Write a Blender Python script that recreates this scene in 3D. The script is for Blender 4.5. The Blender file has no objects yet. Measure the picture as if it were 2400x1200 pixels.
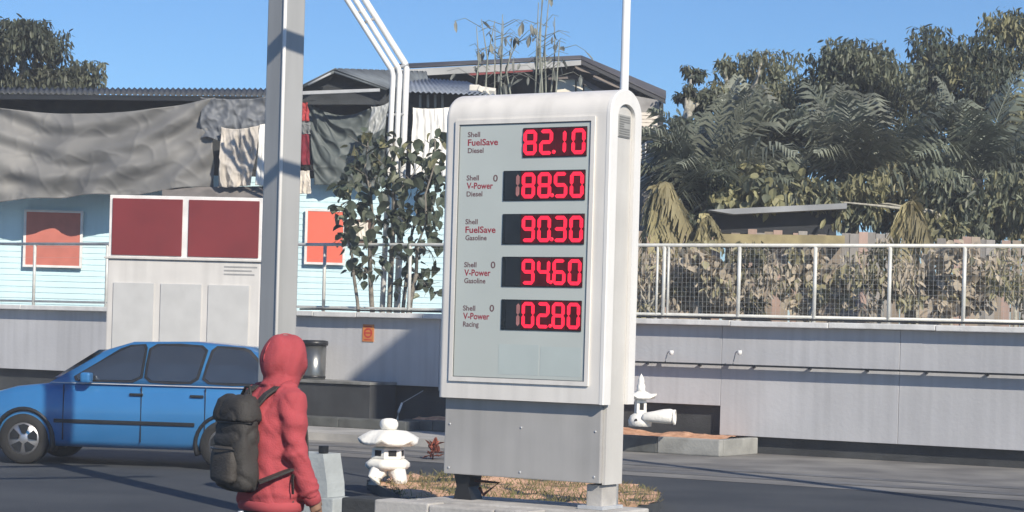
import bpy, bmesh, math, random
from mathutils import Vector, Matrix, noise
random.seed(7)
PI = math.pi
scene = bpy.context.scene
C = scene.collection

# ------------------------------------------------------------------ camera
FPX = 5000.0; ROLL = 0.028; CAMZ = 1.65; CX = 1200.0; CY = 790.0
RV = Vector((math.cos(ROLL), 0, math.sin(ROLL)))
UV = Vector((-math.sin(ROLL), 0, math.cos(ROLL)))
FV = Vector((0, 1, 0))
cam_d = bpy.data.cameras.new('camera')
cam_d.sensor_fit = 'HORIZONTAL'; cam_d.sensor_width = 36; cam_d.lens = 36 * FPX / 2400
cam_d.shift_y = (CY - 600) / 2400
cam_d.clip_start = 0.1; cam_d.clip_end = 3000
cam = bpy.data.objects.new('camera', cam_d); C.objects.link(cam)
m = Matrix.Identity(4)
for i in range(3):
    m[i][0] = RV[i]; m[i][1] = UV[i]; m[i][2] = -FV[i]
m.translation = (0, 0, CAMZ)
cam.matrix_world = m
scene.camera = cam

# ------------------------------------------------------------------ sky, sun, exposure
SUN_AZ = math.radians(28)      # to the right of straight behind the camera
SUN_EL = math.radians(32)
world = bpy.data.worlds.new('World'); scene.world = world; world.use_nodes = True
nt = world.node_tree
sky = nt.nodes.new('ShaderNodeTexSky'); sky.sky_type = 'NISHITA'; sky.sun_disc = False
sky.sun_elevation = SUN_EL; sky.sun_rotation = PI - SUN_AZ
sky.air_density = 1.0; sky.dust_density = 0.0; sky.ozone_density = 10.0; sky.altitude = 0
bgn = nt.nodes['Background']; bgn.inputs['Strength'].default_value = 0.098
nt.links.new(sky.outputs['Color'], bgn.inputs['Color'])
sd = bpy.data.lights.new('sun', 'SUN'); sd.energy = 4.6; sd.angle = math.radians(0.5); sd.color = (1, 0.915, 0.78)
sun = bpy.data.objects.new('sun', sd); C.objects.link(sun)
TOSUN = Vector((math.sin(SUN_AZ) * math.cos(SUN_EL), -math.cos(SUN_AZ) * math.cos(SUN_EL), math.sin(SUN_EL)))
sun.rotation_euler = TOSUN.to_track_quat('Z', 'Y').to_euler()
scene.view_settings.view_transform = 'Standard'; scene.view_settings.look = 'None'
scene.view_settings.exposure = 0.27; scene.view_settings.gamma = 1.0
scene.view_settings.use_curve_mapping = False

# ------------------------------------------------------------------ placement helpers
def ray(px, py):
    return RV * ((px - CX) / FPX) + UV * ((CY - py) / FPX) + FV
def at(px, py, D):
    return Vector((0, 0, CAMZ)) + ray(px, py) * D
def ground(px, py, z=0.0):
    d = ray(px, py); return Vector((0, 0, CAMZ)) + d * ((z - CAMZ) / d.z)
class Frame:
    def __init__(s, O, yaw):
        s.O = Vector(O); s.yaw = yaw
        s.a = Vector((math.cos(yaw), -math.sin(yaw), 0)); s.b = Vector((math.sin(yaw), math.cos(yaw), 0))
    def hit(s, px, py, off=0.0):
        d = ray(px, py); p0 = Vector((0, 0, CAMZ))
        t = ((s.O + s.b * off - p0).dot(s.b)) / d.dot(s.b)
        q = p0 + d * t - s.O
        return q.dot(s.a), q.z
    def w(s, x, off, z): return s.O + s.a * x + s.b * off + Vector((0, 0, z))
    def loc(s, p):
        q = p - s.O; return Vector((q.dot(s.a), q.dot(s.b), q.z))
YAW = math.radians(31)

# ------------------------------------------------------------------ materials
def lin(v):
    v /= 255.0
    return v / 12.92 if v <= 0.04045 else ((v + 0.055) / 1.055) ** 2.4
def srgb(r, g, b): return (lin(r), lin(g), lin(b))
MATS = {}
def mat(name, col, rough=0.6, metal=0.0, var=0.10, scale=4.0, bump=0.0, bscale=30.0, col2=None, streak=0.0,
        spec=0.5, coat=0.0, trans=0.0, rnd=0.0, fac=(0.35, 0.65), detail=5):
    if name in MATS: return MATS[name]
    m = bpy.data.materials.new(name); m.use_nodes = True; n = m.node_tree.nodes; l = m.node_tree.links
    p = n['Principled BSDF']
    p.inputs['Roughness'].default_value = rough; p.inputs['Metallic'].default_value = metal
    p.inputs['Specular IOR Level'].default_value = spec
    if coat: p.inputs['Coat Weight'].default_value = coat; p.inputs['Coat Roughness'].default_value = 0.08
    tc = n.new('ShaderNodeTexCoord')
    nz = n.new('ShaderNodeTexNoise'); nz.inputs['Scale'].default_value = scale; nz.inputs['Detail'].default_value = detail
    l.new(tc.outputs['Object'], nz.inputs['Vector'])
    rp = n.new('ShaderNodeValToRGB')
    rp.color_ramp.elements[0].position = fac[0]; rp.color_ramp.elements[1].position = fac[1]
    if col2 is None:
        a = [max(0, c * (1 - var)) for c in col]; b = [min(1, c * (1 + var)) for c in col]
    else: a, b = col2, col
    rp.color_ramp.elements[0].color = (*a, 1); rp.color_ramp.elements[1].color = (*b, 1)
    l.new(nz.outputs['Fac'], rp.inputs['Fac'])
    out = rp.outputs['Color']
    if streak:
        mp = n.new('ShaderNodeMapping'); mp.inputs['Scale'].default_value = (9, 9, 0.5)
        l.new(tc.outputs['Object'], mp.inputs['Vector'])
        n2 = n.new('ShaderNodeTexNoise'); n2.inputs['Scale'].default_value = 1.0; n2.inputs['Detail'].default_value = 6
        l.new(mp.outputs['Vector'], n2.inputs['Vector'])
        r2 = n.new('ShaderNodeMapRange'); r2.inputs['From Min'].default_value = 0.42; r2.inputs['From Max'].default_value = 0.72
        r2.inputs['To Min'].default_value = 0; r2.inputs['To Max'].default_value = streak
        l.new(n2.outputs['Fac'], r2.inputs['Value'])
        mx = n.new('ShaderNodeMixRGB'); mx.inputs['Color2'].default_value = (*[c * 0.45 for c in col], 1)
        l.new(r2.outputs['Result'], mx.inputs['Fac']); l.new(out, mx.inputs['Color1']); out = mx.outputs['Color']
    if rnd:
        oi = n.new('ShaderNodeObjectInfo'); mr = n.new('ShaderNodeMapRange')
        mr.inputs['To Min'].default_value = 1 - rnd; mr.inputs['To Max'].default_value = 1 + rnd
        l.new(oi.outputs['Random'], mr.inputs['Value'])
        hs = n.new('ShaderNodeHueSaturation'); l.new(mr.outputs['Result'], hs.inputs['Value'])
        l.new(out, hs.inputs['Color']); out = hs.outputs['Color']
    l.new(out, p.inputs['Base Color'])
    if bump:
        nb = n.new('ShaderNodeTexNoise'); nb.inputs['Scale'].default_value = bscale; nb.inputs['Detail'].default_value = 6
        l.new(tc.outputs['Object'], nb.inputs['Vector'])
        bp = n.new('ShaderNodeBump'); bp.inputs['Strength'].default_value = bump; bp.inputs['Distance'].default_value = 0.02
        l.new(nb.outputs['Fac'], bp.inputs['Height']); l.new(bp.outputs['Normal'], p.inputs['Normal'])
    if trans:
        tr = n.new('ShaderNodeBsdfTranslucent'); l.new(out, tr.inputs['Color'])
        ms = n.new('ShaderNodeMixShader'); ms.inputs['Fac'].default_value = trans
        l.new(p.outputs['BSDF'], ms.inputs[1]); l.new(tr.outputs['BSDF'], ms.inputs[2])
        l.new(ms.outputs['Shader'], n['Material Output'].inputs['Surface'])
    MATS[name] = m
    return m
def emis(name, col, strength, base=(0.02, 0, 0)):
    if name in MATS: return MATS[name]
    m = bpy.data.materials.new(name); m.use_nodes = True; n = m.node_tree.nodes; l = m.node_tree.links
    p = n['Principled BSDF']; p.inputs['Base Color'].default_value = (*base, 1); p.inputs['Roughness'].default_value = 0.5
    tc = n.new('ShaderNodeTexCoord'); nz = n.new('ShaderNodeTexNoise'); nz.inputs['Scale'].default_value = 14
    l.new(tc.outputs['Object'], nz.inputs['Vector'])
    mr = n.new('ShaderNodeMapRange'); mr.inputs['To Min'].default_value = strength * 0.7; mr.inputs['To Max'].default_value = strength * 1.3
    l.new(nz.outputs['Fac'], mr.inputs['Value'])
    p.inputs['Emission Color'].default_value = (*col, 1); l.new(mr.outputs['Result'], p.inputs['Emission Strength'])
    MATS[name] = m
    return m

# ------------------------------------------------------------------ mesh builder
class MB:
    def __init__(s): s.v = []; s.f = []; s.sm = []
    def add(s, vs, fs, smooth=False):
        k = len(s.v); s.v += [tuple(v) for v in vs]; s.f += [tuple(i + k for i in f) for f in fs]; s.sm += [smooth] * len(fs); return s
    def box(s, x0, x1, y0, y1, z0, z1):
        vs = [(x, y, z) for x in (x0, x1) for y in (y0, y1) for z in (z0, z1)]
        return s.add(vs, [(0, 1, 3, 2), (4, 6, 7, 5), (0, 4, 5, 1), (2, 3, 7, 6), (0, 2, 6, 4), (1, 5, 7, 3)])
    def bbox(s, x0, x1, y0, y1, z0, z1, r=0.01):   # chamfered box
        r = min(r, (x1 - x0) * .45, (y1 - y0) * .45, (z1 - z0) * .45)
        bm = bmesh.new(); bmesh.ops.create_cube(bm, size=1)
        for v in bm.verts:
            v.co = Vector((x0 + (v.co.x + .5) * (x1 - x0), y0 + (v.co.y + .5) * (y1 - y0), z0 + (v.co.z + .5) * (z1 - z0)))
        bmesh.ops.bevel(bm, geom=bm.edges[:], offset=r, segments=2, affect='EDGES', profile=0.6)
        bm.verts.index_update()
        s.add([v.co[:] for v in bm.verts], [[v.index for v in f.verts] for f in bm.faces]); bm.free(); return s
    def ring_loft(s, rings, cap=True, closed=True, smooth=True):
        n = len(rings[0]); vs = [p for r in rings for p in r]; fs = []
        for i in range(len(rings) - 1):
            for j in range(n if closed else n - 1):
                a = i * n + j; b = i * n + (j + 1) % n
                fs.append((a, b, b + n, a + n))
        k = len(s.v)
        s.add(vs, fs, smooth)
        if cap and closed:
            s.f.append(tuple(k + j for j in reversed(range(n)))); s.sm.append(False)
            s.f.append(tuple(k + (len(rings) - 1) * n + j for j in range(n))); s.sm.append(False)
        return s
    def tube(s, pts, r, n=8, smooth=True):
        pts = [Vector(p) for p in pts]; rs = r if isinstance(r, (list, tuple)) else [r] * len(pts); rings = []
        for i, p in enumerate(pts):
            t = (pts[min(i + 1, len(pts) - 1)] - pts[max(i - 1, 0)]).normalized()
            u = t.cross(Vector((0, 0, 1)))
            if u.length < 0.2: u = t.cross(Vector((1, 0, 0)))
            u.normalize(); w = u.cross(t)
            rings.append([p + (u * math.cos(2 * PI * j / n) + w * math.sin(2 * PI * j / n)) * rs[i] for j in range(n)])
        return s.ring_loft(rings, smooth=smooth)
    def lathe(s, prof, n=16, c=(0, 0, 0), rot=0, sx=1, sy=1, smooth=True, cap=True):
        rings = [[(c[0] + r * sx * math.cos(2 * PI * j / n + rot), c[1] + r * sy * math.sin(2 * PI * j / n + rot), c[2] + z) for j in range(n)] for r, z in prof]
        return s.ring_loft(rings, smooth=smooth, cap=cap)
    def prism(s, poly, d, ):   # poly: list of Vectors, extruded by vector d
        n = len(poly); d = Vector(d); vs = [Vector(p) for p in poly] + [Vector(p) + d for p in poly]
        fs = [tuple(range(n - 1, -1, -1)), tuple(range(n, 2 * n))] + [(i, (i + 1) % n, (i + 1) % n + n, i + n) for i in range(n)]
        return s.add(vs, fs)
    def mesh(s, name):
        me = bpy.data.meshes.new(name); me.from_pydata(s.v, [], s.f); me.validate()
        if len(me.polygons) == len(s.sm): me.polygons.foreach_set('use_smooth', s.sm)
        bm = bmesh.new(); bm.from_mesh(me); bmesh.ops.recalc_face_normals(bm, faces=bm.faces); bm.to_mesh(me); bm.free()
        return me
    def build(s, name, mt, parent=None, loc=None, label=None):
        return obj(name, s.mesh(name), mt, parent, loc, label)
def obj(name, me, mt, parent=None, loc=None, label=None):
    if mt is not None:
        me.materials.clear(); me.materials.append(mt)
    o = bpy.data.objects.new(name, me); C.objects.link(o)
    if parent: o.parent = parent
    if loc is not None: o.location = loc
    if label: o['label'] = label
    return o
def thing(name, label, cat, loc=(0, 0, 0), rz=0, group=None, kind=None):
    o = bpy.data.objects.new(name, None); C.objects.link(o); o.empty_display_size = 0.1
    o.location = loc; o.rotation_euler = (0, 0, rz); return tag(o, label, cat, group, kind)
def tag(o, label=None, cat=None, group=None, kind=None):
    if label: o['label'] = label
    if cat: o['category'] = cat
    if group: o['group'] = group
    if kind: o['kind'] = kind
    return o
def remesh(mb, voxel, smooth_it=0):
    me = mb.mesh('tmp'); o = bpy.data.objects.new('tmp', me); C.objects.link(o)
    md = o.modifiers.new('r', 'REMESH'); md.mode = 'VOXEL'; md.voxel_size = voxel; md.use_smooth_shade = True
    if smooth_it:
        sm = o.modifiers.new('s', 'SMOOTH'); sm.iterations = smooth_it; sm.factor = 0.5
    dg = bpy.context.evaluated_depsgraph_get(); dg.update()
    r = bpy.data.meshes.new_from_object(o.evaluated_get(dg)); bpy.data.objects.remove(o)
    for p in r.polygons: p.use_smooth = True
    return r
def text_mesh(txt, height, width=None, bold=0.0, depth=0.002):
    cu = bpy.data.curves.new('t', 'FONT'); cu.body = txt; cu.size = 1; cu.extrude = 0; cu.offset = bold; cu.resolution_u = 3
    o = bpy.data.objects.new('t', cu); C.objects.link(o)
    dg = bpy.context.evaluated_depsgraph_get(); dg.update()
    me = bpy.data.meshes.new_from_object(o.evaluated_get(dg)); bpy.data.objects.remove(o)
    xs = [v.co.x for v in me.vertices]; ys = [v.co.y for v in me.vertices]
    sc = height / 0.72; sx = width / (max(xs) - min(xs)) if width else sc; x0 = min(xs)
    for v in me.vertices: v.co = Vector(((v.co.x - x0) * sx, 0, v.co.y * sc))
    return me
def displace(me, fn):
    for v in me.vertices: v.co = fn(v.co.copy(), v.normal.copy())
    me.update()
def nz(p, s=1.0, o=0.0): return noise.noise(Vector(p) * s + Vector((o, o * 1.7, -o)))

# materials used widely
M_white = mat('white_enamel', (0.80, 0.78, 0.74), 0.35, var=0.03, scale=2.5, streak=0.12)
M_cab = mat('sign_cabinet_paint', (0.80, 0.765, 0.71), 0.34, var=0.05, scale=1.8, streak=0.2)
M_face = mat('sign_face_acrylic', (0.52, 0.56, 0.53), 0.12, var=0.04, scale=1.2, spec=0.5)
M_skirt = mat('sign_skirt_paint', (0.41, 0.40, 0.385), 0.5, var=0.07, scale=2.0, streak=0.22)
M_black = mat('black_plastic', (0.015, 0.016, 0.018), 0.4, var=0.2)
M_conc = mat('pale_concrete', (0.46, 0.44, 0.41), 0.85, var=0.18, scale=3, bump=0.3, bscale=25, streak=0.2)
M_dconc = mat('dark_paint_and_shade_concrete', (0.045, 0.048, 0.05), 0.8, var=0.3, scale=2, bump=0.3)  # paint of the wall base; on the kerb block this dark stands for shade
M_wall = mat('grey_wall_paint', (0.51, 0.51, 0.52), 0.75, var=0.08, scale=0.7, bump=0.15, bscale=18, streak=0.22)
M_soil = mat('orange_sandy_soil', (0.72, 0.42, 0.26), 0.95, col2=(0.45, 0.22, 0.12), scale=9, bump=0.8, bscale=40)
M_steel = mat('galvanised_steel', (0.55, 0.56, 0.57), 0.45, metal=0.3, var=0.1, scale=8)

# ================================================================== THE SETTING
def sheet(name, poly, z, mt, h=None):
    mb = MB()
    if h is None: mb.add([(p[0], p[1], z) for p in poly], [tuple(range(len(poly)))])
    else: mb.prism([Vector((p[0], p[1], z - h)) for p in poly], (0, 0, h))
    o = mb.build(name, mt); o['kind'] = 'structure'; return o
M_asph = mat('worn_asphalt', (0.062, 0.068, 0.075), 0.85, col2=(0.028, 0.034, 0.042), scale=0.55, bump=0.6, bscale=60, fac=(0.3, 0.62), detail=9)
sheet('ground', [(-900, -300), (900, -300), (900, 1500), (-900, 1500)], 0.0, M_asph)
WF = Frame((0, 34.2, 0), YAW)          # the perimeter wall's frame: s along it, off behind it
def wf_poly(s0, s1, o0, o1): return [WF.w(s0, o0, 0), WF.w(s1, o0, 0), WF.w(s1, o1, 0), WF.w(s0, o1, 0)]
M_gut = mat('grey_concrete_gutter', (0.25, 0.24, 0.22), 0.9, col2=(0.13, 0.125, 0.12), scale=0.9, detail=9, bump=0.3, bscale=15)
sheet('roadside', wf_poly(-16, 16, -6.2, 0.3), 0.004, M_gut)
M_apr = mat('pale_concrete_walk', (0.36, 0.35, 0.33), 0.9, var=0.2, scale=1.5, bump=0.3, bscale=15)
sheet('pavement', wf_poly(-16, 1.0, -3.1, 0.3), 0.12, M_apr, 0.12)
# darker tyre-polished strips across the concrete roadside
M_stain = mat('tyre_worn_concrete', (0.14, 0.14, 0.14), 0.85, var=0.3, scale=1.5)
sheet('road_strip', wf_poly(-16, 16, -4.35, -4.0), 0.008, M_stain)
sheet('road_strip', wf_poly(-16, 16, -5.5, -5.05), 0.008, M_stain)

# ---- perimeter wall -------------------------------------------------------
wall = thing('perimeter_wall', 'long light grey painted wall with white coping and dark base behind the price sign', 'wall', WF.O, -YAW)
def ws(px, py=800, off=0): return WF.hit(px, py, off)[0]
zcop = WF.hit(900, 745)[1]
edges = [(-260, .80), (260, .80), (690, .80), (1030, .74), (1420, .70), (1692, .70), (2110, .26), (2700, .26)]
M_band = M_wall
for i in range(len(edges) - 1):
    s0, s1 = ws(edges[i][0]), ws(edges[i + 1][0])
    zb = edges[i][1] if edges[i + 1][0] <= 1692 else 0.26
    MB().bbox(s0 + .003, s1 - .003, 0, .2, zb, zcop, .006).build('wall_panel', M_wall, wall)
MB().box(ws(-260), ws(2700), .13, .42, 0, zcop - .05).build('dark_base', M_dconc, wall)
M_cop = mat('white_coping', (0.74, 0.73, 0.70), 0.7, var=0.1, scale=3, streak=0.25, bump=0.2)
cedges = [-260, 60, 400, 745, 845, 1000, 1240, 1490, 1720, 1950, 2200, 2450, 2700]
for i in range(len(cedges) - 1):
    j = random.uniform(-.006, .006)
    MB().bbox(ws(cedges[i]) + .004, ws(cedges[i + 1]) - .004, -.16, .46, zcop + .002 + j, zcop + .085 + j, .012).build('coping_stone', M_cop, wall)
# ---- ledge that the bin stands on
ledge = MB(); s0, s1 = ws(560), ws(872, 910, -.7)
ledge.bbox(s0, s1, -.75, -.005, .12, .80, .015)
lt = tag(ledge.build('ledge', mat('charcoal_paint', (0.05, 0.052, 0.055), .7, var=.25, scale=2, streak=.2), None, WF.O), 'low charcoal grey ledge at the foot of the wall under the bin', 'ledge')
lt.rotation_euler.z = -YAW
cap = MB(); cap.bbox(s0 - .02, s1 + .02, -.79, -.007, .802, .85, .008); cap.build('ledge_cap', mat('weathered_cap', (0.2, 0.2, 0.19), .8, var=.3), lt)
# ---- sunlit dirt beds with kerbs
def bed(name, label, s0, s1, o0, o1, z0, h, n, soilz, parts_w):
    t = thing(name, label, 'planting bed', WF.O, -YAW)
    k = n
    for i in range(k):
        a = s0 + (s1 - s0) * i / k; b = s0 + (s1 - s0) * (i + 1) / k
        MB().bbox(a + .004, b - .004, o0, o0 + .14, z0, z0 + h + random.uniform(-.006, .006), .02).build('kerb_stone', parts_w[i % len(parts_w)], t)
    MB().bbox(s1 - .14, s1 - .002, o0 + .144, o1, z0, z0 + h - .005, .015).build('end_kerb', parts_w[-1], t)
    mb = MB(); nx, ny = 60, 14; vs = []; fs = []
    for i in range(nx):
        for j in range(ny):
            x = s0 + .01 + (s1 - .15 - s0) * i / (nx - 1); y = o0 + .145 + (o1 - o0 - .15) * j / (ny - 1)
            e = math.sin(PI * min(1, max(0, j / (ny - 1)))) ** .6
            z = z0 + h - .04 + soilz * e * (.55 + .6 * nz((x, y, 0), 1.6) + .25 * nz((x, y, 3), 6))
            vs.append((x, y, z))
    for i in range(nx - 1):
        for j in range(ny - 1): fs.append((i * ny + j, (i + 1) * ny + j, (i + 1) * ny + j + 1, i * ny + j + 1))
    mb.add(vs, fs, True); mb.build('soil', M_soil, t)
    return t
M_k1 = mat('dark_kerb', (0.10, 0.105, 0.10), .85, var=.25, scale=3, bump=.3)
M_k2 = mat('light_kerb', (0.30, 0.30, 0.28), .85, var=.2, scale=3, bump=.3)
sR = WF.hit(1690, 1063, -1.3)[0]; sM = WF.hit(1560, 1063, -1.3)[0]
bed('planting_bed', 'kerbed bed of orange soil with white lantern right of the price sign', 0.3, sR, -1.35, -.02, .004, .25, 4, .12, [M_k1, M_k1, M_k1, M_k2])
bed('planting_bed', 'kerbed bed of orange soil left of the price sign under the shaded wall', ws(940, 980, -1.0), 0.28, -.95, -.02, .12, .17, 3, .13, [M_k1])
# kerb along the pavement at the left
pk = thing('kerb', 'dark kerb running along the foot of the charcoal ledge', 'kerb', WF.O, -YAW)
a = ws(-260)
ks = ws(938, 1000, -1.5)
n = 10
for i in range(n):
    MB().bbox(a + (ks - a) * i / n + .003, a + (ks - a) * (i + 1) / n - .003, -1.35, -.9 if i > 3 else -.9, .12, .27, .015).build('kerb_stone', M_k1, pk)
# black rail with goose-neck lamps at the right
rl = thing('wall_rail', 'thin black rail fixed along the grey wall right of the price sign', 'rail', WF.O, -YAW)
s0, zr = WF.hit(1470, 849, -.1); s1, _ = WF.hit(2700, 880, -.1)
zr = WF.hit(1640, 853, -.1)[1]
MB().box(s0, s1, -.17, -.06, zr - .014, zr + .014).build('rail_bar', M_black, rl)
x = s0 + .3
while x < s1:
    MB().box(x, x + .03, -.06, -.001, zr - .03, zr + .01).build('bracket', M_black, rl); x += .9
M_lampw = mat('white_lamp_head', (0.8, 0.8, 0.78), .4)
for px, lab in ((1572, 'small white goose-neck wall lamp nearest the price sign'), (1732, 'small white goose-neck wall lamp further right on the black rail')):
    sx, zz = WF.hit(px, 826, -.2)
    t = thing('wall_lamp', lab, 'lamp', WF.w(sx, 0, 0), -YAW, 'lamps on the wall rail')
    MB().tube([(-.13, -.12, zr + .0145), (-.12, -.12, zr + .07), (-.085, -.14, zz - .01), (-.04, -.17, zz + .02), (.0, -.2, zz)], .009, 6).build('neck', M_steel, t)
    MB().lathe([(.012, 0), (.032, .01), (.036, .05), (.03, .07), (0.001, .07)], 12, (.012, -.2, zz - .04)).build('lamp_head', M_lampw, t)

# ---- fence on the wall ----------------------------------------------------
fence = thing('mesh_fence', 'pale metal railing with wire mesh panels on top of the grey wall', 'fence', WF.O, -YAW)
zt = WF.hit(1640, 575, .2)[1]; zb = zcop + .2
M_rail = mat('pale_railing_paint', (0.62, 0.62, 0.58), .45, metal=.1, var=.12, scale=6)
posts = [-180, 80, 250, 420, 590, 760, 960, 1160, 1330, 1556, 1732, 1910, 2085, 2260, 2440, 2620]
sp = [WF.hit(p, 650, .2)[0] for p in posts]
MB().tube([(sp[0], .2, zt), (sp[-1], .2, zt)], .028, 8).build('top_rail', M_rail, fence)
MB().tube([(sp[0], .2, zb - .04), (sp[-1], .2, zb - .04)], .022, 8).build('bottom_rail', M_rail, fence)
for p, s in zip(posts, sp):
    MB().tube([(s, .2, zcop + .08), (s, .2, zt - .02)], .03, 8).build('post', M_rail, fence)
for q in (1540, 1566):
    s = WF.hit(q, 650, .2)[0]; MB().tube([(s, .2, zcop + .08), (s, .2, zt - .02)], .02, 8).build('post', M_rail, fence)
M_wire = mat('mesh_wire', (0.45, 0.45, 0.42), .5, metal=.3)
for i in range(len(sp) - 1):
    mb = MB(); a, b = sp[i] + .03, sp[i + 1] - .03; k = int((b - a) / .07)
    w = .0013 if posts[i] > 1200 else .0012
    for j in range(1, k if posts[i] > 1200 else 1):
        x = a + (b - a) * j / k; mb.box(x - w, x + w, .198, .202, zb - .02, zt - .03)
    nzr = 14 if posts[i] > 1200 else 6
    for j in range(nzr):
        z = zb + .02 + (zt - zb - .08) * j / (nzr - 1); mb.box(a, b, .2025, .2065, z - w, z + w)
    mb.build('wire_mesh', M_wire, fence)
# black hose lying along the coping
hp = []
for i in range(60):
    s = ws(700) + (ws(2500) - ws(700)) * i / 59
    hp.append((s, .02 + .06 * nz((s, 0, 0), 1.1), zcop + .106 + .0 * i + .012 * (1 + nz((s, 4, 0), .9))))
h = tag(MB().tube(hp, .017, 6).build('hose', M_black, None, WF.O), 'thin black hose lying along the top of the white coping', 'hose'); h.rotation_euler.z = -YAW
# orange notice on the wall
s0, z1 = WF.hit(851, 760, -.004); s1, z0 = WF.hit(876, 801, -.004)
nt_ = thing('wall_notice', 'small orange notice with red print fixed to the grey wall', 'notice', WF.w((s0 + s1) / 2, 0, z0), -YAW)
w, hh = (s1 - s0) / 2, z1 - z0
MB().box(-w, w, -.014, -.002, 0, hh).build('board', mat('orange_board', srgb(205, 130, 70), .6, var=.1), nt_)
mb = MB(); 
for k in range(24):
    a0, a1 = 2 * PI * k / 24, 2 * PI * (k + 1) / 24; r0, r1, cz = w * .5, w * .75, hh * .5
    mb.add([(r * math.cos(a) , -.0165, cz + r * math.sin(a)) for r, a in ((r0, a0), (r1, a0), (r1, a1), (r0, a1))], [(0, 1, 2, 3)])
mb.box(-w * .5, w * .5, -.0165, -.016, hh * .46, hh * .54); mb.box(-w * .7, w * .7, -.0165, -.016, hh * .83, hh * .9); mb.box(-w * .7, w * .7, -.0165, -.016, hh * .08, hh * .14)
mb.build('print', mat('red_print', srgb(190, 60, 50), .6), nt_)

# ================================================================== PRICE SIGN
SF = Frame(at(1412, 948, 16.75), YAW)
SF.O = Vector((SF.O.x, SF.O.y, 0)); zbot = at(1412, 948, 16.75).z
sign = thing('price_sign', 'white rounded fuel price sign with five red illuminated price displays', 'price sign', SF.O, -YAW)
SW = -SF.hit(1024, 931)[0]                       # width of the cabinet
SD = SF.b.dot(at(1490, 600, 16.75 + .45) - SF.O) # nominal
SD = 0.52
zsp = SF.hit(1436, 268)[1]                       # where the arch springs
zcr = SF.hit(1463, 211, SD / 2)[1]               # crown
RIM = .012
def arch(inset, z0, dx, n=36, back=0.0):
    """profile in (off, z), from front bottom up over the arch and down the back"""
    r = SD / 2 - inset; rz = zcr - zsp - inset
    pts = [(inset, z0)]
    for i in range(n + 1):
        t = PI * i / n
        pts.append((SD / 2 - r * math.cos(t), zsp + rz * math.sin(t) ** .92))
    pts.append((SD - inset, z0)); return [(dx, o, z) for o, z in pts]
# cabinet: shell made of an extruded arch, with rounded left end
mb = MB(); rings = []
for k in range(7):
    t = k / 6 * PI / 2; rings.append(arch(.05 * (1 - math.sin(t)), zbot + .05 * (1 - math.sin(t)) * 0, -SW + .05 * (1 - math.cos(t))))
rings.append(arch(0, zbot, -.03)); 
mb.ring_loft(rings, smooth=False)
cab = mb.build('cabinet', M_cab, sign)
# right end: white rim hoop and recessed end panel
IN = .115
mb = MB()
o_f, i_f = arch(-.003, zbot - .004, 0), arch(IN, zbot - .004, 0)
o_b, i_b = arch(-.003, zbot - .004, -.029), arch(IN, zbot - .004, -.06)
o_c = [(x - .012, o, z) for x, o, z in arch(0.0, zbot - .004, .012)]
n = len(o_f); fr = [(x + .008, o, z) for x, o, z in arch(.006, zbot - .004, 0)]
vs = o_b + o_f + fr + [(x + .008, o, z) for x, o, z in i_f] + i_b
fs = []
for L in range(4):
    for i in range(n - 1): fs.append((L * n + i, L * n + i + 1, (L + 1) * n + i + 1, (L + 1) * n + i))
for i in (0, n - 1): fs.append(tuple(L * n + i for L in range(5)))
mb.add(vs, fs, False); mb.build('end_hoop', M_white, sign)
zpb = SF.hit(1412, 1137, .1)[1]                   # foot of the end post
M_endp = mat('cream_end_panel', (0.60, 0.58, 0.54), .4, var=.05, scale=2, streak=.15)
mb = MB(); pr = arch(IN + .004, zpb, -.05)
mb.prism([Vector(p) for p in pr], (.028, 0, 0)); mb.build('end_panel', M_endp, sign)
# small ventilated plate near the top of the end panel
s_, z1 = 0, SF.hit(1447, 268, .2)[1]; z0 = SF.hit(1447, 321, .2)[1]
mb = MB(); mb.bbox(-.0215, -.012, .155, .365, z0, z1, .004)
pl = mb.build('vent_plate', mat('vent_grey', (.36, .36, .34), .6), sign)
for i in range(9):
    z = z0 + (z1 - z0) * (i + .6) / 9.6
    MB().box(-.0119, -.0085, .175, .345 if i not in (4, 5) else .25, z - .0045, z + .0045).build('louvre', mat('vent_dark', (.22, .22, .21), .6), pl)
# front face opening
fs0, fz1 = SF.hit(1077, 293); fs1, _ = SF.hit(1386, 286); _, fz0 = SF.hit(1230, 887)
_, fz1 = SF.hit(1230, 288)
_, fz0 = SF.hit(1230, 889)
fs0 = SF.hit(1070, 600)[0]; fs1 = SF.hit(1379, 600)[0]
mb = MB()
for x0, x1, z0, z1 in ((fs0 - .035, fs1 + .035, fz1, fz1 + .035), (fs0 - .035, fs1 + .035, fz0 - .035, fz0), (fs0 - .035, fs0, fz0, fz1), (fs1, fs1 + .035, fz0, fz1)):
    mb.box(x0, x1, -.016, -.0015, z0, z1)
mb.build('face_frame', M_cab, sign)
mb = MB()
g = .007
for x0, x1, z0, z1 in ((fs0, fs1, fz1 - g, fz1), (fs0, fs1, fz0, fz0 + g), (fs0, fs0 + g, fz0 + g, fz1 - g), (fs1 - g, fs1, fz0 + g, fz1 - g)):
    mb.box(x0, x1, -.010, -.0045, z0 + (.0005), z1 - .0005)
mb.build('gasket', mat('grey_gasket', (.13, .14, .14), .6), sign)
MB().box(fs0, fs1, -.004, -.0012, fz0, fz1).build('face_panel', M_face, sign)
# faint blank inserts in the lower part
for a, b, c_, d in ((1170, 1262, 806, 880), (1268, 1362, 812, 884)):
    x0, z1 = SF.hit(a, c_); x1, z0 = SF.hit(b, d)
    MB().box(x0, x1, -.0052, -.0042, z0, z1).build('blank_insert', mat('blank_insert_acrylic', (.50, .56, .54), .13, var=.03), sign)
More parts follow.
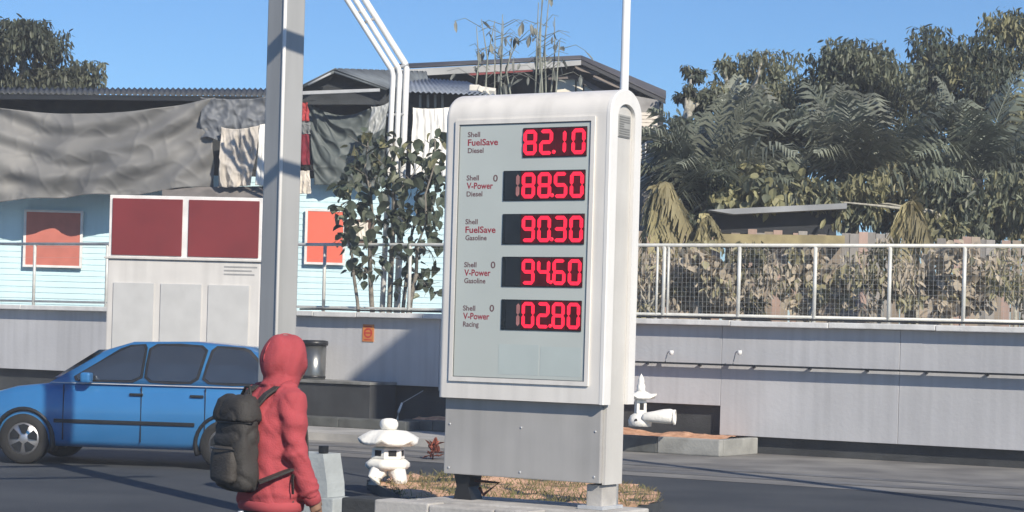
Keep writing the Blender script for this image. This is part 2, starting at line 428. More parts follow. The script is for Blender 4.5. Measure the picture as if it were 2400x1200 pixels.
# displays
M_disp = mat('display_black', (.012, .015, .018), .25, var=.3)
M_mod = mat('red_led_glow', (.085, .001, .004), .35, var=.25, scale=9)  # glow of the lit digits, put into the colour of the plate behind
M_modoff = mat('dark_filter', (.018, .022, .027), .3, var=.2)
M_led = emis('red_led', (1.0, .018, .055), 1.35)
M_dim = mat('unlit_led', (.42, .19, .18), .5, var=.15, scale=12)
SEG = {'0': 'abcdef', '1': 'bc', '2': 'abged', '3': 'abgcd', '4': 'fgbc', '5': 'afgcd', '6': 'afgecd', '7': 'abc', '8': 'abcdefg', '9': 'abcdfg'}
def digit_mesh(ch, w, h, t, y0, y1):
    mb = MB(); ht = t / 2; c = t * .55
    def hseg(zc):
        x0, x1 = ht * .9, w - ht * .9
        mb.prism([Vector((x0, y0, zc)), Vector((x0 + c, y0, zc - ht)), Vector((x1 - c, y0, zc - ht)), Vector((x1, y0, zc)), Vector((x1 - c, y0, zc + ht)), Vector((x0 + c, y0, zc + ht))], (0, y1 - y0, 0))
    def vseg(xc, za, zb):
        mb.prism([Vector((xc, y0, za)), Vector((xc + ht, y0, za + c)), Vector((xc + ht, y0, zb - c)), Vector((xc, y0, zb)), Vector((xc - ht, y0, zb - c)), Vector((xc - ht, y0, za + c))], (0, y1 - y0, 0))
    m_ = h / 2
    for sgm in SEG[ch]:
        if sgm == 'a': hseg(h - ht)
        if sgm == 'd': hseg(ht)
        if sgm == 'g': hseg(m_)
        if sgm == 'f': vseg(ht, m_, h - ht)
        if sgm == 'e': vseg(ht, ht, m_)
        if sgm == 'b': vseg(w - ht, m_, h - ht)
        if sgm == 'c': vseg(w - ht, ht, m_)
    return mb.mesh('digit')
ROWS = [  # left, right at mid height, top, bottom at middle, digits
    (1227, 1377, 298, 368, ' 82.10'), (1181, 1373, 399, 470, '188.50'), (1179, 1371, 501, 573, ' 90.30'), (1178, 1367, 602, 673, ' 94.60'), (1176, 1364, 703, 775, '102.80')]
labels = ['display reading 82.10, shortest of the five', 'display reading 188.50', 'display reading 90.30', 'display reading 94.60', 'display reading 102.80']
TXT = [('Shell', 'FuelSave', 'Diesel', 0), ('Shell', 'V-Power', 'Diesel', 1), ('Shell', 'FuelSave', 'Gasoline', 0), ('Shell', 'V-Power', 'Gasoline', 1), ('Shell', 'V-Power', 'Racing', 1)]
M_tg = mat('grey_lettering', (.16, .085, .09), .6); M_tr = mat('red_lettering', (.33, .03, .05), .6)
xr = SF.hit(1369, 536)[0]
for (l, r, t, b, ds), lab, tx in zip(ROWS, labels, TXT):
    mid = (l + r) / 2
    x0 = SF.hit(l, (t + b) / 2)[0]; x1 = SF.hit(r, (t + b) / 2)[0]; z1 = SF.hit(mid, t)[1]; z0 = SF.hit(mid, b)[1]
    x1 = min(x1, fs1 - .012)
    d = MB().bbox(x0, x1, -.012, -.0042, z0, z1, .004).build('price_display', M_disp, sign, None, lab)
    H = z1 - z0; 
    pitch = (x1 - SF.hit(1222 if l < 1200 else l - 1, (t + b) / 2)[0]) / 4.0
    chars = [c for c in ds if c != '.']
    for i in range(5):
        c = chars[i]; bx = x1 - pitch * (5 - i); 
        if i == 0 and l > 1200: continue
        lit = c != ' ' and i > 0
        dark = (i == 0) or (ds == ' 82.10' and c == '1' and False)
        mx0 = max(bx + .002, x0 + .006)
        MB().box(mx0, bx + pitch - .001, -.0136, -.0122, z0 + .008, z1 - .008).build('module', M_mod if lit else M_modoff, d)
        if c == ' ': continue
        wd = pitch * .84; hd = H * .85; tt = pitch * .20
        me = digit_mesh(c, wd, hd, tt, -.019, -.0138)
        mtx = M_led if lit else M_dim
        ox = bx + pitch * .09
        if c == '1' and ds == ' 82.10': ox -= pitch * .18
        obj('digit', me, mtx, d, (ox, 0, z0 + H * .075))
        if i == 2: 
            mbp = MB(); mbp.lathe([(.001, 0), (tt * .55, 0), (tt * .55, .005), (.001, .005)], 8)
            mp = mbp.mesh('decimal_point')
            for v in mp.vertices: v.co = Vector((v.co.x, -.0138 - v.co.z, v.co.y))
            obj('decimal_point', mp, M_led, d, (bx + pitch * 1.0, 0, z0 + H * .10 + tt * .55))
    # lettering
    zc = (t + b) / 2
    lx = 1097 - (t - 298) * .028
    rows = ((tx[0], -14.5, 12, 29, M_tg), (tx[1], 4, 15, 71 if 'Fuel' in tx[1] else 62, M_tr), (tx[2], 23, 12, 37 if tx[2] in ('Diesel', 'Racing') else 50, M_tg))
    for s, dy, hpx, wpx, mm in rows:
        yy = zc + dy - 3 - (5 if t < 300 else 0) * 0
        X0, Zb = SF.hit(lx, yy + hpx / 2); X1 = SF.hit(lx + wpx, yy)[0]; Zt = SF.hit(lx, yy - hpx / 2)[1]
        me = text_mesh(s, Zt - Zb, X1 - X0, 0.022); obj('lettering', me, mm, sign, (X0, -.0046, Zb))
    if tx[3]:
        X0, Zb = SF.hit(lx + 62, zc - 9); X1 = SF.hit(lx + 73, zc - 9)[0]; Zt = SF.hit(lx + 62, zc - 25)[1]
        me = text_mesh('0', Zt - Zb, X1 - X0, 0.02); obj('lettering', me, M_tg, sign, (X0, -.0046, Zb))
# skirt
zs0 = SF.hit(1230, 1122, .08)[1]
sx0 = SF.hit(1041, 1050, .08)[0]
MB().bbox(sx0, -.0515, .08, SD - .08, zs0, zbot - .002, .008).build('skirt', M_skirt, sign)
MB().box(sx0 + .01, -.08, .09, SD - .09, zbot - .0015, zbot + .03).build('shadow_gap', M_black, sign)
# screws along the skirt and face frame
for x in (sx0 + .05, sx0 + (-.05 - sx0) * .5, -.10):
    for z in (zs0 + .05, zbot - .22):
        mb = MB(); mb.lathe([(.001, 0), (.011, 0), (.009, .004), (.001, .005)], 8); me = mb.mesh('screw')
        for v in me.vertices: v.co = Vector((v.co.x, -v.co.z, v.co.y))
        obj('screw', me, M_steel, sign, (x, .0795, z))
# feet
PZ = 0.30
MB().bbox(-.20, -.055, .14, SD - .14, PZ + .012, zpb - .003, .01).build('post_foot', M_conc, sign)
MB().bbox(-.25, -.02, .09, SD - .09, PZ + .001, PZ + .03, .004).build('foot_plate', M_steel, sign)
lx0 = SF.hit(1073, 1140, .2)[0]; lx1 = SF.hit(1108, 1140, .2)[0]
mb = MB(); mb.prism([Vector((lx0 - .01, .15, zs0 - .002)), Vector((lx1 + .01, .15, zs0 - .002)), Vector((lx1 - .015, .15, (zs0 + PZ) / 2)), Vector((lx1 + .02, .15, PZ)), Vector((lx0 - .01, .15, PZ)), Vector((lx0 + .02, .15, (zs0 + PZ) / 2))], (0, .18, 0))
mb.build('leg', M_black, sign)
bx0, bz1 = SF.hit(1108, 1127, .2); bx1, _ = SF.hit(1163, 1127, .2); bxm, bz0 = SF.hit(1122, 1160, .2)
M_rust = mat('rusty_steel', (.09, .03, .025), .8, var=.4)
MB().tube([(bx0, .24, bz1), (bx1, .24, bz1 - .005), (bxm + .02, .24, bz0), (bxm - .02, .24, bz0 + .06)], .014, 6).build('bracket', M_rust, sign)
# plinth of the sign
pz = thing('sign_plinth', 'pale concrete plinth of blocks under the price sign', 'plinth', SF.O, -YAW)
MB().bbox(-SW - .12, .12, -.10, SD + .1, 0.0, PZ, .015).build('slab', M_conc, pz)
xs = [-SW - .35, -SW + .18, -SW + .8, -.42, .14]
for i in range(len(xs) - 1):
    MB().bbox(xs[i] + .004, xs[i + 1] - .004, -.36, -.11, 0.0, PZ - .006 - .012 * (i % 2), .015).build('kerb_block', M_conc, pz)

# ================================================================== THINGS ON THE FORECOURT
# ---- grey steel column at the left
M_col = mat('grey_column_paint', (.40, .40, .39), .42, var=.06, scale=1.2, streak=.25, metal=.1)
cb = at(650, 800, 19.0); cb.z = 0
col = thing('steel_column', 'tall grey square steel column with rounded edges left of the sign', 'column', cb, math.radians(-8))
mb = MB(); hw = .178; cr = .05
def rsq(h, c, z, n=4):
    pts = []
    for qx, qy, a0 in ((1, 1, 0), (-1, 1, 90), (-1, -1, 180), (1, -1, 270)):
        for k in range(n + 1):
            a = math.radians(a0 + 90 * k / n); pts.append((qx * (h - c) + c * math.cos(a), qy * (h - c) + c * math.sin(a), z))
    return pts
rr = math.radians(-35)
def rot2(p, a): return (p[0] * math.cos(a) - p[1] * math.sin(a), p[0] * math.sin(a) + p[1] * math.cos(a), p[2])
hw = .122
mb.ring_loft([[rot2(p, rr) for p in rsq(hw, .022, z, 3)] for z in (.02, 1, 2, 3, 4, 5, 7.2)], smooth=False); mb.build('shaft', M_col, col)
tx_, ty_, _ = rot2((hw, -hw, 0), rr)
mb = MB(); mb.tube([(tx_ * .962, ty_ * .962, .021), (tx_ * .962, ty_ * .962, 7.19)], .017, 8); mb.build('corner_highlight', M_white, col)  # white strip standing in for the sun highlight along the column's corner
mb = MB(); mb.bbox(-.3, .3, -.3, .3, 0, .02, .005); mb.build('base_plate', M_steel, col)
for qx in (-.23, .23):
    for qy in (-.23, .23): MB().lathe([(.001, 0), (.025, 0), (.025, .03), (.001, .03)], 6, (qx, qy, .021)).build('bolt', M_steel, col)
mb = MB(); mb.bbox(-1.2, 1.2, -.4, .4, 7.201, 7.6, .02); mb.build('head_beam', M_col, col)
# ---- unseen gantry added above the frame so its beams shade the column
tdir = Vector((math.sin(SUN_AZ), -math.cos(SUN_AZ), 0))
gt = thing('added_shade_gantry', 'white pipe gantry added out of view overhead to shade the column', 'shade caster', (0, 0, 0))
zA = at(690, 122, 19).z; zB = at(690, 418, 19).z
for zz, t, rad in ((zA, 3.0, .075), (zB, 4.2, .055)):
    p = cb + tdir * t; z = zz + t * math.tan(SUN_EL)
    MB().tube([(p.x - 4.2, p.y - 2.8, z), (p.x + .45, p.y + .3, z)], rad, 8).build('added_shade_beam', M_white, gt)
pL = cb + tdir * 3.2
for x in (pL.x - 4.2,): MB().tube([(x, pL.y + (-2.8 if x < 0 else 4.0), 0), (x, pL.y + (-2.8 if x < 0 else 4.0), 6.4)], .08, 10).build('post', M_white, gt)
# ---- slim white pole behind the sign
pb = ground(1436, 1160, 0); pb = at(1463, 205, 19.6)
wp = thing('white_pole', 'slim white lamp pole rising behind the top of the price sign', 'pole', (pb.x, pb.y, 0))
mb = MB(); mb.tube([(0, 0, .012), (0, 0, 3), (.0, 0, 8.5)], [.052, .042, .03], 12); mb.build('shaft', mat('bright_white_paint', (.85, .85, .83), .35, var=.03), wp)
MB().lathe([(.001, 0), (.12, 0), (.12, .012), (.001, .012)], 16).build('base_flange', M_steel, wp)
MB().tube([(0, 0, 8.45), (0, -.3, 8.7), (0, -1.1, 8.8)], [.03, .028, .025], 8).build('arm', M_white, wp)
MB().bbox(-.1, .1, -1.6, -1.0, 8.74, 8.86, .03).build('lamp_head', M_steel, wp)
# ---- unseen pole and panel added off to the right to shade the wall
B_ = Vector((math.sin(YAW), math.cos(YAW), 0))
W0 = WF.w(*[WF.hit(822, 893)[0], 0, WF.hit(822, 893)[1]])
tt_ = 20.0
P0 = W0 + (tdir + Vector((0, 0, math.tan(SUN_EL)))) * tt_
ps = thing('added_shade_panel', 'tall white pole and panel added out of view at the right to shade the wall', 'wall shade caster', (P0.x, P0.y, 0), -YAW)
MB().box(-.12, .12, .0, 1.75, P0.z - 3.6, P0.z).build('panel', M_white, ps)  # unseen panel added to shade the wall
MB().tube([(0, .9, 0), (0, .9, P0.z - 3.61)], [.14, .11], 14).build('pole', M_steel, ps)
# ---- bin on the ledge
s_, z_ = WF.hit(733, 899, -.38); bt = .852
zt_ = WF.hit(733, 797, -.38)[1]; br = .215
bn = thing('trash_bin', 'round stainless trash bin with black rim on the ledge by the wall', 'bin', WF.w(s_, -.38, bt), -YAW)
hB = zt_ - bt
M_bin = mat('dull_stainless', (.22, .225, .22), .28, metal=.75, var=.15, scale=3)
MB().lathe([(.001, .001), (br * .94, .001), (br * .96, .02), (br, hB - .09), (.001, hB - .09)], 28).build('drum', M_bin, bn)
MB().lathe([(.001, hB - .088), (br * 1.1, hB - .088), (br * 1.14, hB - .05), (br * 1.1, hB - .01), (br * .8, hB), (.001, hB)], 28).build('lid', M_black, bn)
MB().lathe([(br * .955, .022), (br * .985, .024), (br * .985, .06), (br * .955, .062)], 28).build('foot_ring', M_black, bn)
# ---- stepped concrete block
q = ground(775, 1150, .1)
sb = thing('step_block', 'stepped pale grey concrete block beside the walking person', 'concrete block', at(783, 1165, 18.6), -YAW)
zz = at(783, 1165, 18.6).z; sb.location.z = 0
M_sb = mat('grey_green_concrete', (.40, .43, .43), .85, var=.12, scale=3, bump=.3)
mb = MB(); mb.bbox(-.62, .075, -.12, .18, 0.0, zz - .002, .012); mb.build('lower_step', M_sb, sb)
zt2 = at(765, 1062, 18.7).z
mb = MB(); mb.add([(x, y, z) for x, z in ((-.6, zz), (0.0, zz), (-.008, zz + .12), (-.06, zt2), (-.6, zt2)) for y in (-.1, .16)],
    [(0, 2, 4, 6, 8), (1, 9, 7, 5, 3), (0, 1, 3, 2), (2, 3, 5, 4), (4, 5, 7, 6), (6, 7, 9, 8), (8, 9, 1, 0)]); mb.build('upper_step', M_sb, sb)
bk = MB(); bk.bbox(-.125, -.07, -.08, .0, zt2 + .001, zt2 + .07, .008)
bb = tag(bk.build('marker_box', M_black, None, sb.location.copy()), 'tiny black box on top of the stepped concrete block', 'box'); bb.rotation_euler.z = -YAW
# ---- island bed round the sign
isl = thing('island_bed', 'raised island bed of dry grass and orange soil behind the price sign', 'planting bed', SF.O, -YAW)
def sf_ground(px, py, z): return SF.loc(ground(px, py, z))
oz = .13
pts = [sf_ground(x, y, oz) for x, y in ((952, 1168), (1062, 1170), (1410, 1196), (1545, 1172), (1555, 1150), (1500, 1136), (1400, 1128), (1200, 1112), (1040, 1106), (930, 1112), (860, 1118), (895, 1135), (925, 1150))]
def inside(x, y):
    c = False; n = len(pts)
    for i in range(n):
        a, b = pts[i], pts[(i + 1) % n]
        if (a.y > y) != (b.y > y) and x < (b.x - a.x) * (y - a.y) / (b.y - a.y) + a.x: c = not c
    return c
mb = MB(); mb.prism([Vector((p.x, p.y, 0.002)) for p in pts], (0, 0, oz - .03)); mb.build('bed_edge', mat('dark_edge', (.05, .055, .06), .85, var=.3, bump=.3), isl)
x0 = min(p.x for p in pts); x1 = max(p.x for p in pts); y0 = min(p.y for p in pts); y1 = max(p.y for p in pts)
mb = MB(); NX, NY = 90, 60; idx = {}; vs = []; fs = []
for i in range(NX):
    for j in range(NY):
        x = x0 + (x1 - x0) * i / (NX - 1); y = y0 + (y1 - y0) * j / (NY - 1)
        if inside(x, y):
            idx[i, j] = len(vs); vs.append((x, y, oz - .02 + .05 * (nz((x, y, 0), 2.2) + .4 * nz((x, y, 1), 8))))
for (i, j), k in list(idx.items()):
    q = [idx.get((i + 1, j)), idx.get((i + 1, j + 1)), idx.get((i, j + 1))]
    if None not in q: fs.append((k, q[0], q[1], q[2]))
mb.add(vs, fs, True); mb.build('soil', mat('island_soil', (.76, .46, .30), .95, col2=(.50, .30, .17), scale=3.5, bump=.8, bscale=40), isl)
mb = MB(); rg = random.Random(3); cnt = 0
while cnt < 3000:
    x = rg.uniform(x0, x1); y = rg.uniform(y0, y1)
    if not inside(x, y): continue
    if nz((x, y, 9), 1.7) + rg.uniform(-.18, .18) < .02 + .22 * (x + .9): cnt += .25; continue
    cnt += 1; a = rg.uniform(0, 2 * PI); h = rg.uniform(.03, .085); w = .004; lx, ly = rg.gauss(0, .03), rg.gauss(0, .03); z = oz - .03
    dx, dy = w * math.cos(a), w * math.sin(a)
    mb.add([(x - dx, y - dy, z), (x + dx, y + dy, z), (x + lx * .5 + dx * .6, y + ly * .5 + dy * .6, z + h * .7), (x + lx, y + ly, z + h)], [(0, 1, 2), (0, 2, 3)])
g_ = mb.build('grass', mat('dry_grass', (.15, .155, .055), .8, col2=(.24, .20, .10), scale=2.5, var=.3, trans=.2), isl); g_['kind'] = 'stuff'
# kerb blocks in front of the island; the dark one's colour is painted shade
for (pa, pb_, mt_, nm, lb) in (((803, 955), (1167, 1215), M_dconc, 'shade_kerb_block', 'long kerb block with shade in its dark colour left of the sign plinth'),
                             ((958, 1016), (1170, 1215), M_k2, 'pale_kerb_block', 'short pale kerb block between the shaded kerb block and the sign plinth')):
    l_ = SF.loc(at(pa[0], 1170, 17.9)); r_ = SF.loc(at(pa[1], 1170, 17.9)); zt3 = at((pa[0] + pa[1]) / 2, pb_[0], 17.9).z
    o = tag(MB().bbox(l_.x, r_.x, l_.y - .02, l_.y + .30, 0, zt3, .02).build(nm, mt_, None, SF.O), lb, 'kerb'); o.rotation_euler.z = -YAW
# ---- white stone lanterns
M_lan = mat('white_painted_stone', (.84, .82, .76), .8, var=.06, scale=6, bump=.35, bscale=30)
M_hole = mat('lantern_inside', (.02, .02, .022), .9)
def hexring(r, z, n=6, rot=0, lift=0, m=4):
    out = []
    for k in range(n):
        a0 = 2 * PI * k / n + rot; a1 = 2 * PI * (k + 1) / n + rot
        for j in range(m):
            t = j / m; x = r * ((1 - t) * math.cos(a0) + t * math.cos(a1)); y = r * ((1 - t) * math.sin(a0) + t * math.sin(a1))
            out.append((x, y, z + lift * (2 * t - 1) ** 4))
    return out
lb = at(908, 1128, 22.0)
k = 20.3 / FPX
la = thing('stone_lantern', 'squat white stone lantern with a broad roof on the grass beside the sign', 'lantern', (lb.x, lb.y, lb.z), .35); la.scale = (1.08, 1.08, 1.08)
mb = MB()
for i in range(4):
    a = 2 * PI * i / 4 + .5; c_, s_ = math.cos(a), math.sin(a)
    mb.tube([(c_ * .09, s_ * .09, .115), (c_ * .14, s_ * .14, .09), (c_ * .165, s_ * .165, .04), (c_ * .17, s_ * .17, -.03)], [.08, .078, .068, .075], 8)
mb.build('leg', M_lan, la)
mb = MB(); mb.ring_loft([hexring(r, z) for r, z in ((.13, .105), (.195, .12), (.225, .145), (.22, .18), (.17, .215))]); mb.build('platform', M_lan, la)
mb = MB(); mb.ring_loft([hexring(r, z) for r, z in ((.158, .216), (.165, .225), (.158, .315), (.12, .33))], smooth=False); box = mb.build('light_box', M_lan, la)
for kk in range(6):
    a = 2 * PI * (kk + .5) / 6; d = .160 * math.cos(PI / 6) + .004; mb = MB()
    u = Vector((-math.sin(a), math.cos(a), 0)); nn = Vector((math.cos(a), math.sin(a), 0))
    mb.prism([nn * d + u * x + Vector((0, 0, z)) for x, z in ((-.04, .245), (.04, .245), (.04, .30), (-.04, .30))], nn * -.02); mb.build('window', M_hole, box)
mb = MB(); mb.ring_loft([hexring(r * 1.06, z, lift=l) for r, z, l in ((.12, .331, 0), (.25, .342, .035), (.29, .362, .045), (.285, .38, .04), (.235, .43, .02), (.17, .475, .008), (.08, .492, 0))]); mb.build('roof', M_lan, la)
mb = MB(); mb.lathe([(.05, .488), (.075, .50), (.088, .53), (.088, .56), (.07, .59), (.03, .602), (.001, .603)], 18); mb.build('finial', M_lan, la)
lb = at(1500, 994, 31.2)
la = thing('stone_lantern', 'white pagoda lantern with pointed spire on the orange bed behind the sign', 'lantern', (lb.x, lb.y, lb.z), .2)
mb = MB(); mb.lathe([(.17, -.03), (.18, .05), (.15, .12), (.09, .16)], 12)
bs = mb.build('base', M_lan, la)
for a in (-2.2, -1.2, -.4):
    mb = MB(); mb.lathe([(.001, 0), (.035, .004), (.02, .03), (.001, .035)], 8, (math.cos(a) * .155, math.sin(a) * .155, .05)); mb.build('hole', M_hole, bs)
mb = MB(); mb.ring_loft([hexring(r, z, 4, PI / 4) for r, z in ((.10, .161), (.105, .17), (.10, .35), (.085, .36))], smooth=False); box = mb.build('light_box', M_lan, la)
MB().box(-.03, .03, -.079, -.06, .21, .31).build('window', M_hole, box)
mb = MB(); mb.ring_loft([hexring(r, z, 4, PI / 4, lift=l) for r, z, l in ((.10, .361, 0), (.26, .375, .05), (.27, .395, .06), (.17, .43, .02), (.09, .48, 0))]); mb.build('roof', M_lan, la)
mb = MB(); mb.lathe([(.07, .478), (.06, .52), (.065, .55), (.045, .6), (.05, .63), (.03, .69), (.001, .74)], 14); mb.build('spire', M_lan, la)
jb = at(1545, 993, 31.0)
jar = thing('white_jar', 'tapered white jar lying on its side beside the pagoda lantern', 'jar', (jb.x, jb.y, jb.z + .01), math.radians(-12))
mb = MB(); rings = []
for x, r in ((-.26, .03), (-.22, .06), (-.1, .085), (.05, .105), (.16, .108), (.2, .10), (.21, .08)):
    rings.append([(x, r * math.cos(2 * PI * j / 18), .095 + (r - .1) * .5 + r * math.sin(2 * PI * j / 18)) for j in range(18)])
mb.ring_loft(rings); jm = mb.mesh('body'); displace(jm, lambda p, n: p + n * .018 * nz(p, 9, 2)); obj('body', jm, M_lan, jar)
mb = MB(); mb.ring_loft([[(x, r * math.cos(2 * PI * j / 18), .09 + r * math.sin(2 * PI * j / 18)) for j in range(18)] for x, r in ((.208, .112), (.235, .112), (.236, .085), (.212, .085))], cap=False); mb.build('rim', M_lan, jar)
# ---- reddish plant left of the skirt
rp_ = ground(1014, 1077, .004)
pt = thing('red_plant', 'small rust red leafy plant on the ground left of the sign skirt', 'plant', rp_)
M_red = mat('rust_red_leaf', (.42, .14, .08), .6, col2=(.16, .03, .03), scale=12, rnd=.5, trans=.2)
lm = MB(); lm.add([(0, 0, 0), (.035, .05, .01), (.03, .11, .015), (0, .17, -.01), (-.03, .11, .015), (-.035, .05, .01), (0, .09, -.008)], [(0, 1, 2, 6), (6, 2, 3, 4), (0, 6, 4, 5)])
lm = lm.mesh('leaf'); rg = random.Random(5)
MB().tube([(0, 0, 0), (.01, 0, .12), (0, .01, .2)], [.012, .01, .006], 6).build('stem', M_rust, pt)
for i in range(34):
    o = obj('leaf', lm, M_red, pt, (rg.gauss(0, .03), rg.gauss(0, .03), rg.uniform(.03, .2)))
    o.rotation_euler = (rg.uniform(-.3, 1.1), 0, rg.uniform(0, 6.28)); sc = rg.uniform(.6, .95); o.scale = (sc, sc, sc)
# ---- little leaning stake in the left bed
stp = WF.w(WF.hit(931, 986, -.7)[0], -.7, .28)
stk = thing('garden_stake', 'short white leaning stake at the end of the left bed', 'stake', stp)
MB().tube([(0, 0, -.02), (.02, 0, .12), (.07, 0, .26)], [.022, .02, .016], 8).build('shaft', M_lan, stk)
MB().tube([(.07, 0, .255), (.4, .1, .46)], .006, 5).build('wire', M_steel, stk)

# ---- kiosk with dark red signboard at the left
kb = at(606, 800, 31.5); KF = Frame((kb.x, kb.y, 0), math.radians(6))
ki = thing('kiosk', 'white kiosk with a dark red framed signboard behind the grey column', 'kiosk', KF.O, -KF.yaw)
kz = KF.hit(580, 614)[1]; kt = KF.hit(580, 463)[1]; kw = -KF.hit(250, 700)[0]
M_kw = mat('off_white_panel', (.62, .60, .57), .6, var=.06, scale=2, streak=.2)
MB().bbox(-kw, 0, 0, 1.6, .0, kz, .02).build('body', M_kw, ki)
MB().bbox(-kw - .05, .03, -.04, 1.65, kz + .002, kz + .03, .008).build('shelf', M_kw, ki)
MB().bbox(-kw, 0, .02, .20, kz + .032, kt, .01).build('sign_box', mat('white_frame', (.75, .73, .70), .5), ki)
half = kw / 2
for i in range(2):
    MB().bbox(-kw + half * i + .05, -kw + half * (i + 1) - .045, .0, .03, kz + .06, kt - .05, .006).build('red_panel', mat('dark_red_panel', srgb(122, 46, 48), .5, var=.12, scale=1.5), ki)
for i, (w_) in enumerate((.5, .42, .46)):
    z = kz - .09 - .055 * i; MB().box(-.55 + .0, -.55 + w_, -.004, -.001, z, z + .022).build('printed_line', mat('print_grey', (.3, .3, .3), .6), ki)
for i in range(3):
    MB().bbox(-kw + .1 + i * .72, -kw + .1 + i * .72 + .62, -.02, -.001, .4, kz - .35, .006).build('door_panel', mat('kiosk_door', (.5, .5, .49), .6, var=.05), ki)

# ---- blue hatchback behind the person
cp = ground(668, 1112, 0)
CF = Frame((at(684, 900, 25.6).x, 25.6, 0), math.radians(5))
car = thing('parked_car', 'blue hatchback parked behind the person in the red hoodie', 'car', CF.O, -CF.yaw)
M_blue = mat('blue_car_paint', srgb(55, 120, 175), .3, metal=.15, var=.03, coat=.8)
M_glass = mat('car_glass', (.03, .035, .04), .04, spec=1.0, var=.1, coat=1.0)
L = 3.75; HW = .82
# body sections from rear (x=0) to front (x=-L): x, z_low, z_belt, half width
secs = [(-.02, .42, .92, .66), (-.06, .30, .98, .76), (-.25, .24, 1.0, .81), (-1.0, .22, .985, HW), (-1.9, .22, .97, HW), (-2.7, .22, .955, HW), (-3.15, .23, .90, .80), (-3.5, .26, .80, .75), (-3.68, .32, .68, .66), (-L, .40, .60, .56)]
mb = MB(); rings = []
for x, zl, zb_, w_ in secs:
    zm = (zl + zb_) / 2
    half_ = [(w_ * .90, zl), (w_ * .97, zl + .08), (w_, zm), (w_ * .985, zb_ - .10), (w_ * .93, zb_ - .015), (w_ * .80, zb_ + .012)]
    rings.append([(x, -y, z) for y, z in half_] + [(x, y, z) for y, z in reversed(half_)])
mb.ring_loft(rings); mb.build('body', M_blue, car)
# greenhouse
gs = [(-.10, .97, .97, .70, .70), (-.22, .97, 1.30, .74, .62), (-.42, .97, 1.44, .75, .59), (-1.1, .97, 1.49, .76, .60), (-1.8, .96, 1.47, .76, .60), (-2.15, .96, 1.36, .755, .61), (-2.75, .94, .97, .74, .68)]
mb = MB(); rings = []
for x, z0, z1, w0, w1 in gs:
    hh_ = [(w0, z0), (w0 * .5 + w1 * .5 + .015, (z0 + z1) / 2), (w1, z1 - .03 * (z1 > 1)), (w1 * .85, z1)]
    rings.append([(x, -y, z) for y, z in hh_] + [(x, y, z) for y, z in reversed(hh_)])
mb.ring_loft(rings); mb.build('cabin', M_blue, car)
def gy(x, z):   # outer half width of the cabin at x, z
    for (xa, a0, a1, wa0, wa1), (xb, b0, b1, wb0, wb1) in zip(gs, gs[1:]):
        if xb <= x <= xa:
            t = (xa - x) / (xa - xb); z0 = a0 + (b0 - a0) * t; z1 = a1 + (b1 - a1) * t; w0 = wa0 + (wb0 - wa0) * t; w1 = wa1 + (wb1 - wa1) * t
            u = min(1, max(0, (z - z0) / max(.01, z1 - z0))); return w0 + (w1 - w0) * u + .03 * math.sin(PI * u)
    return .7
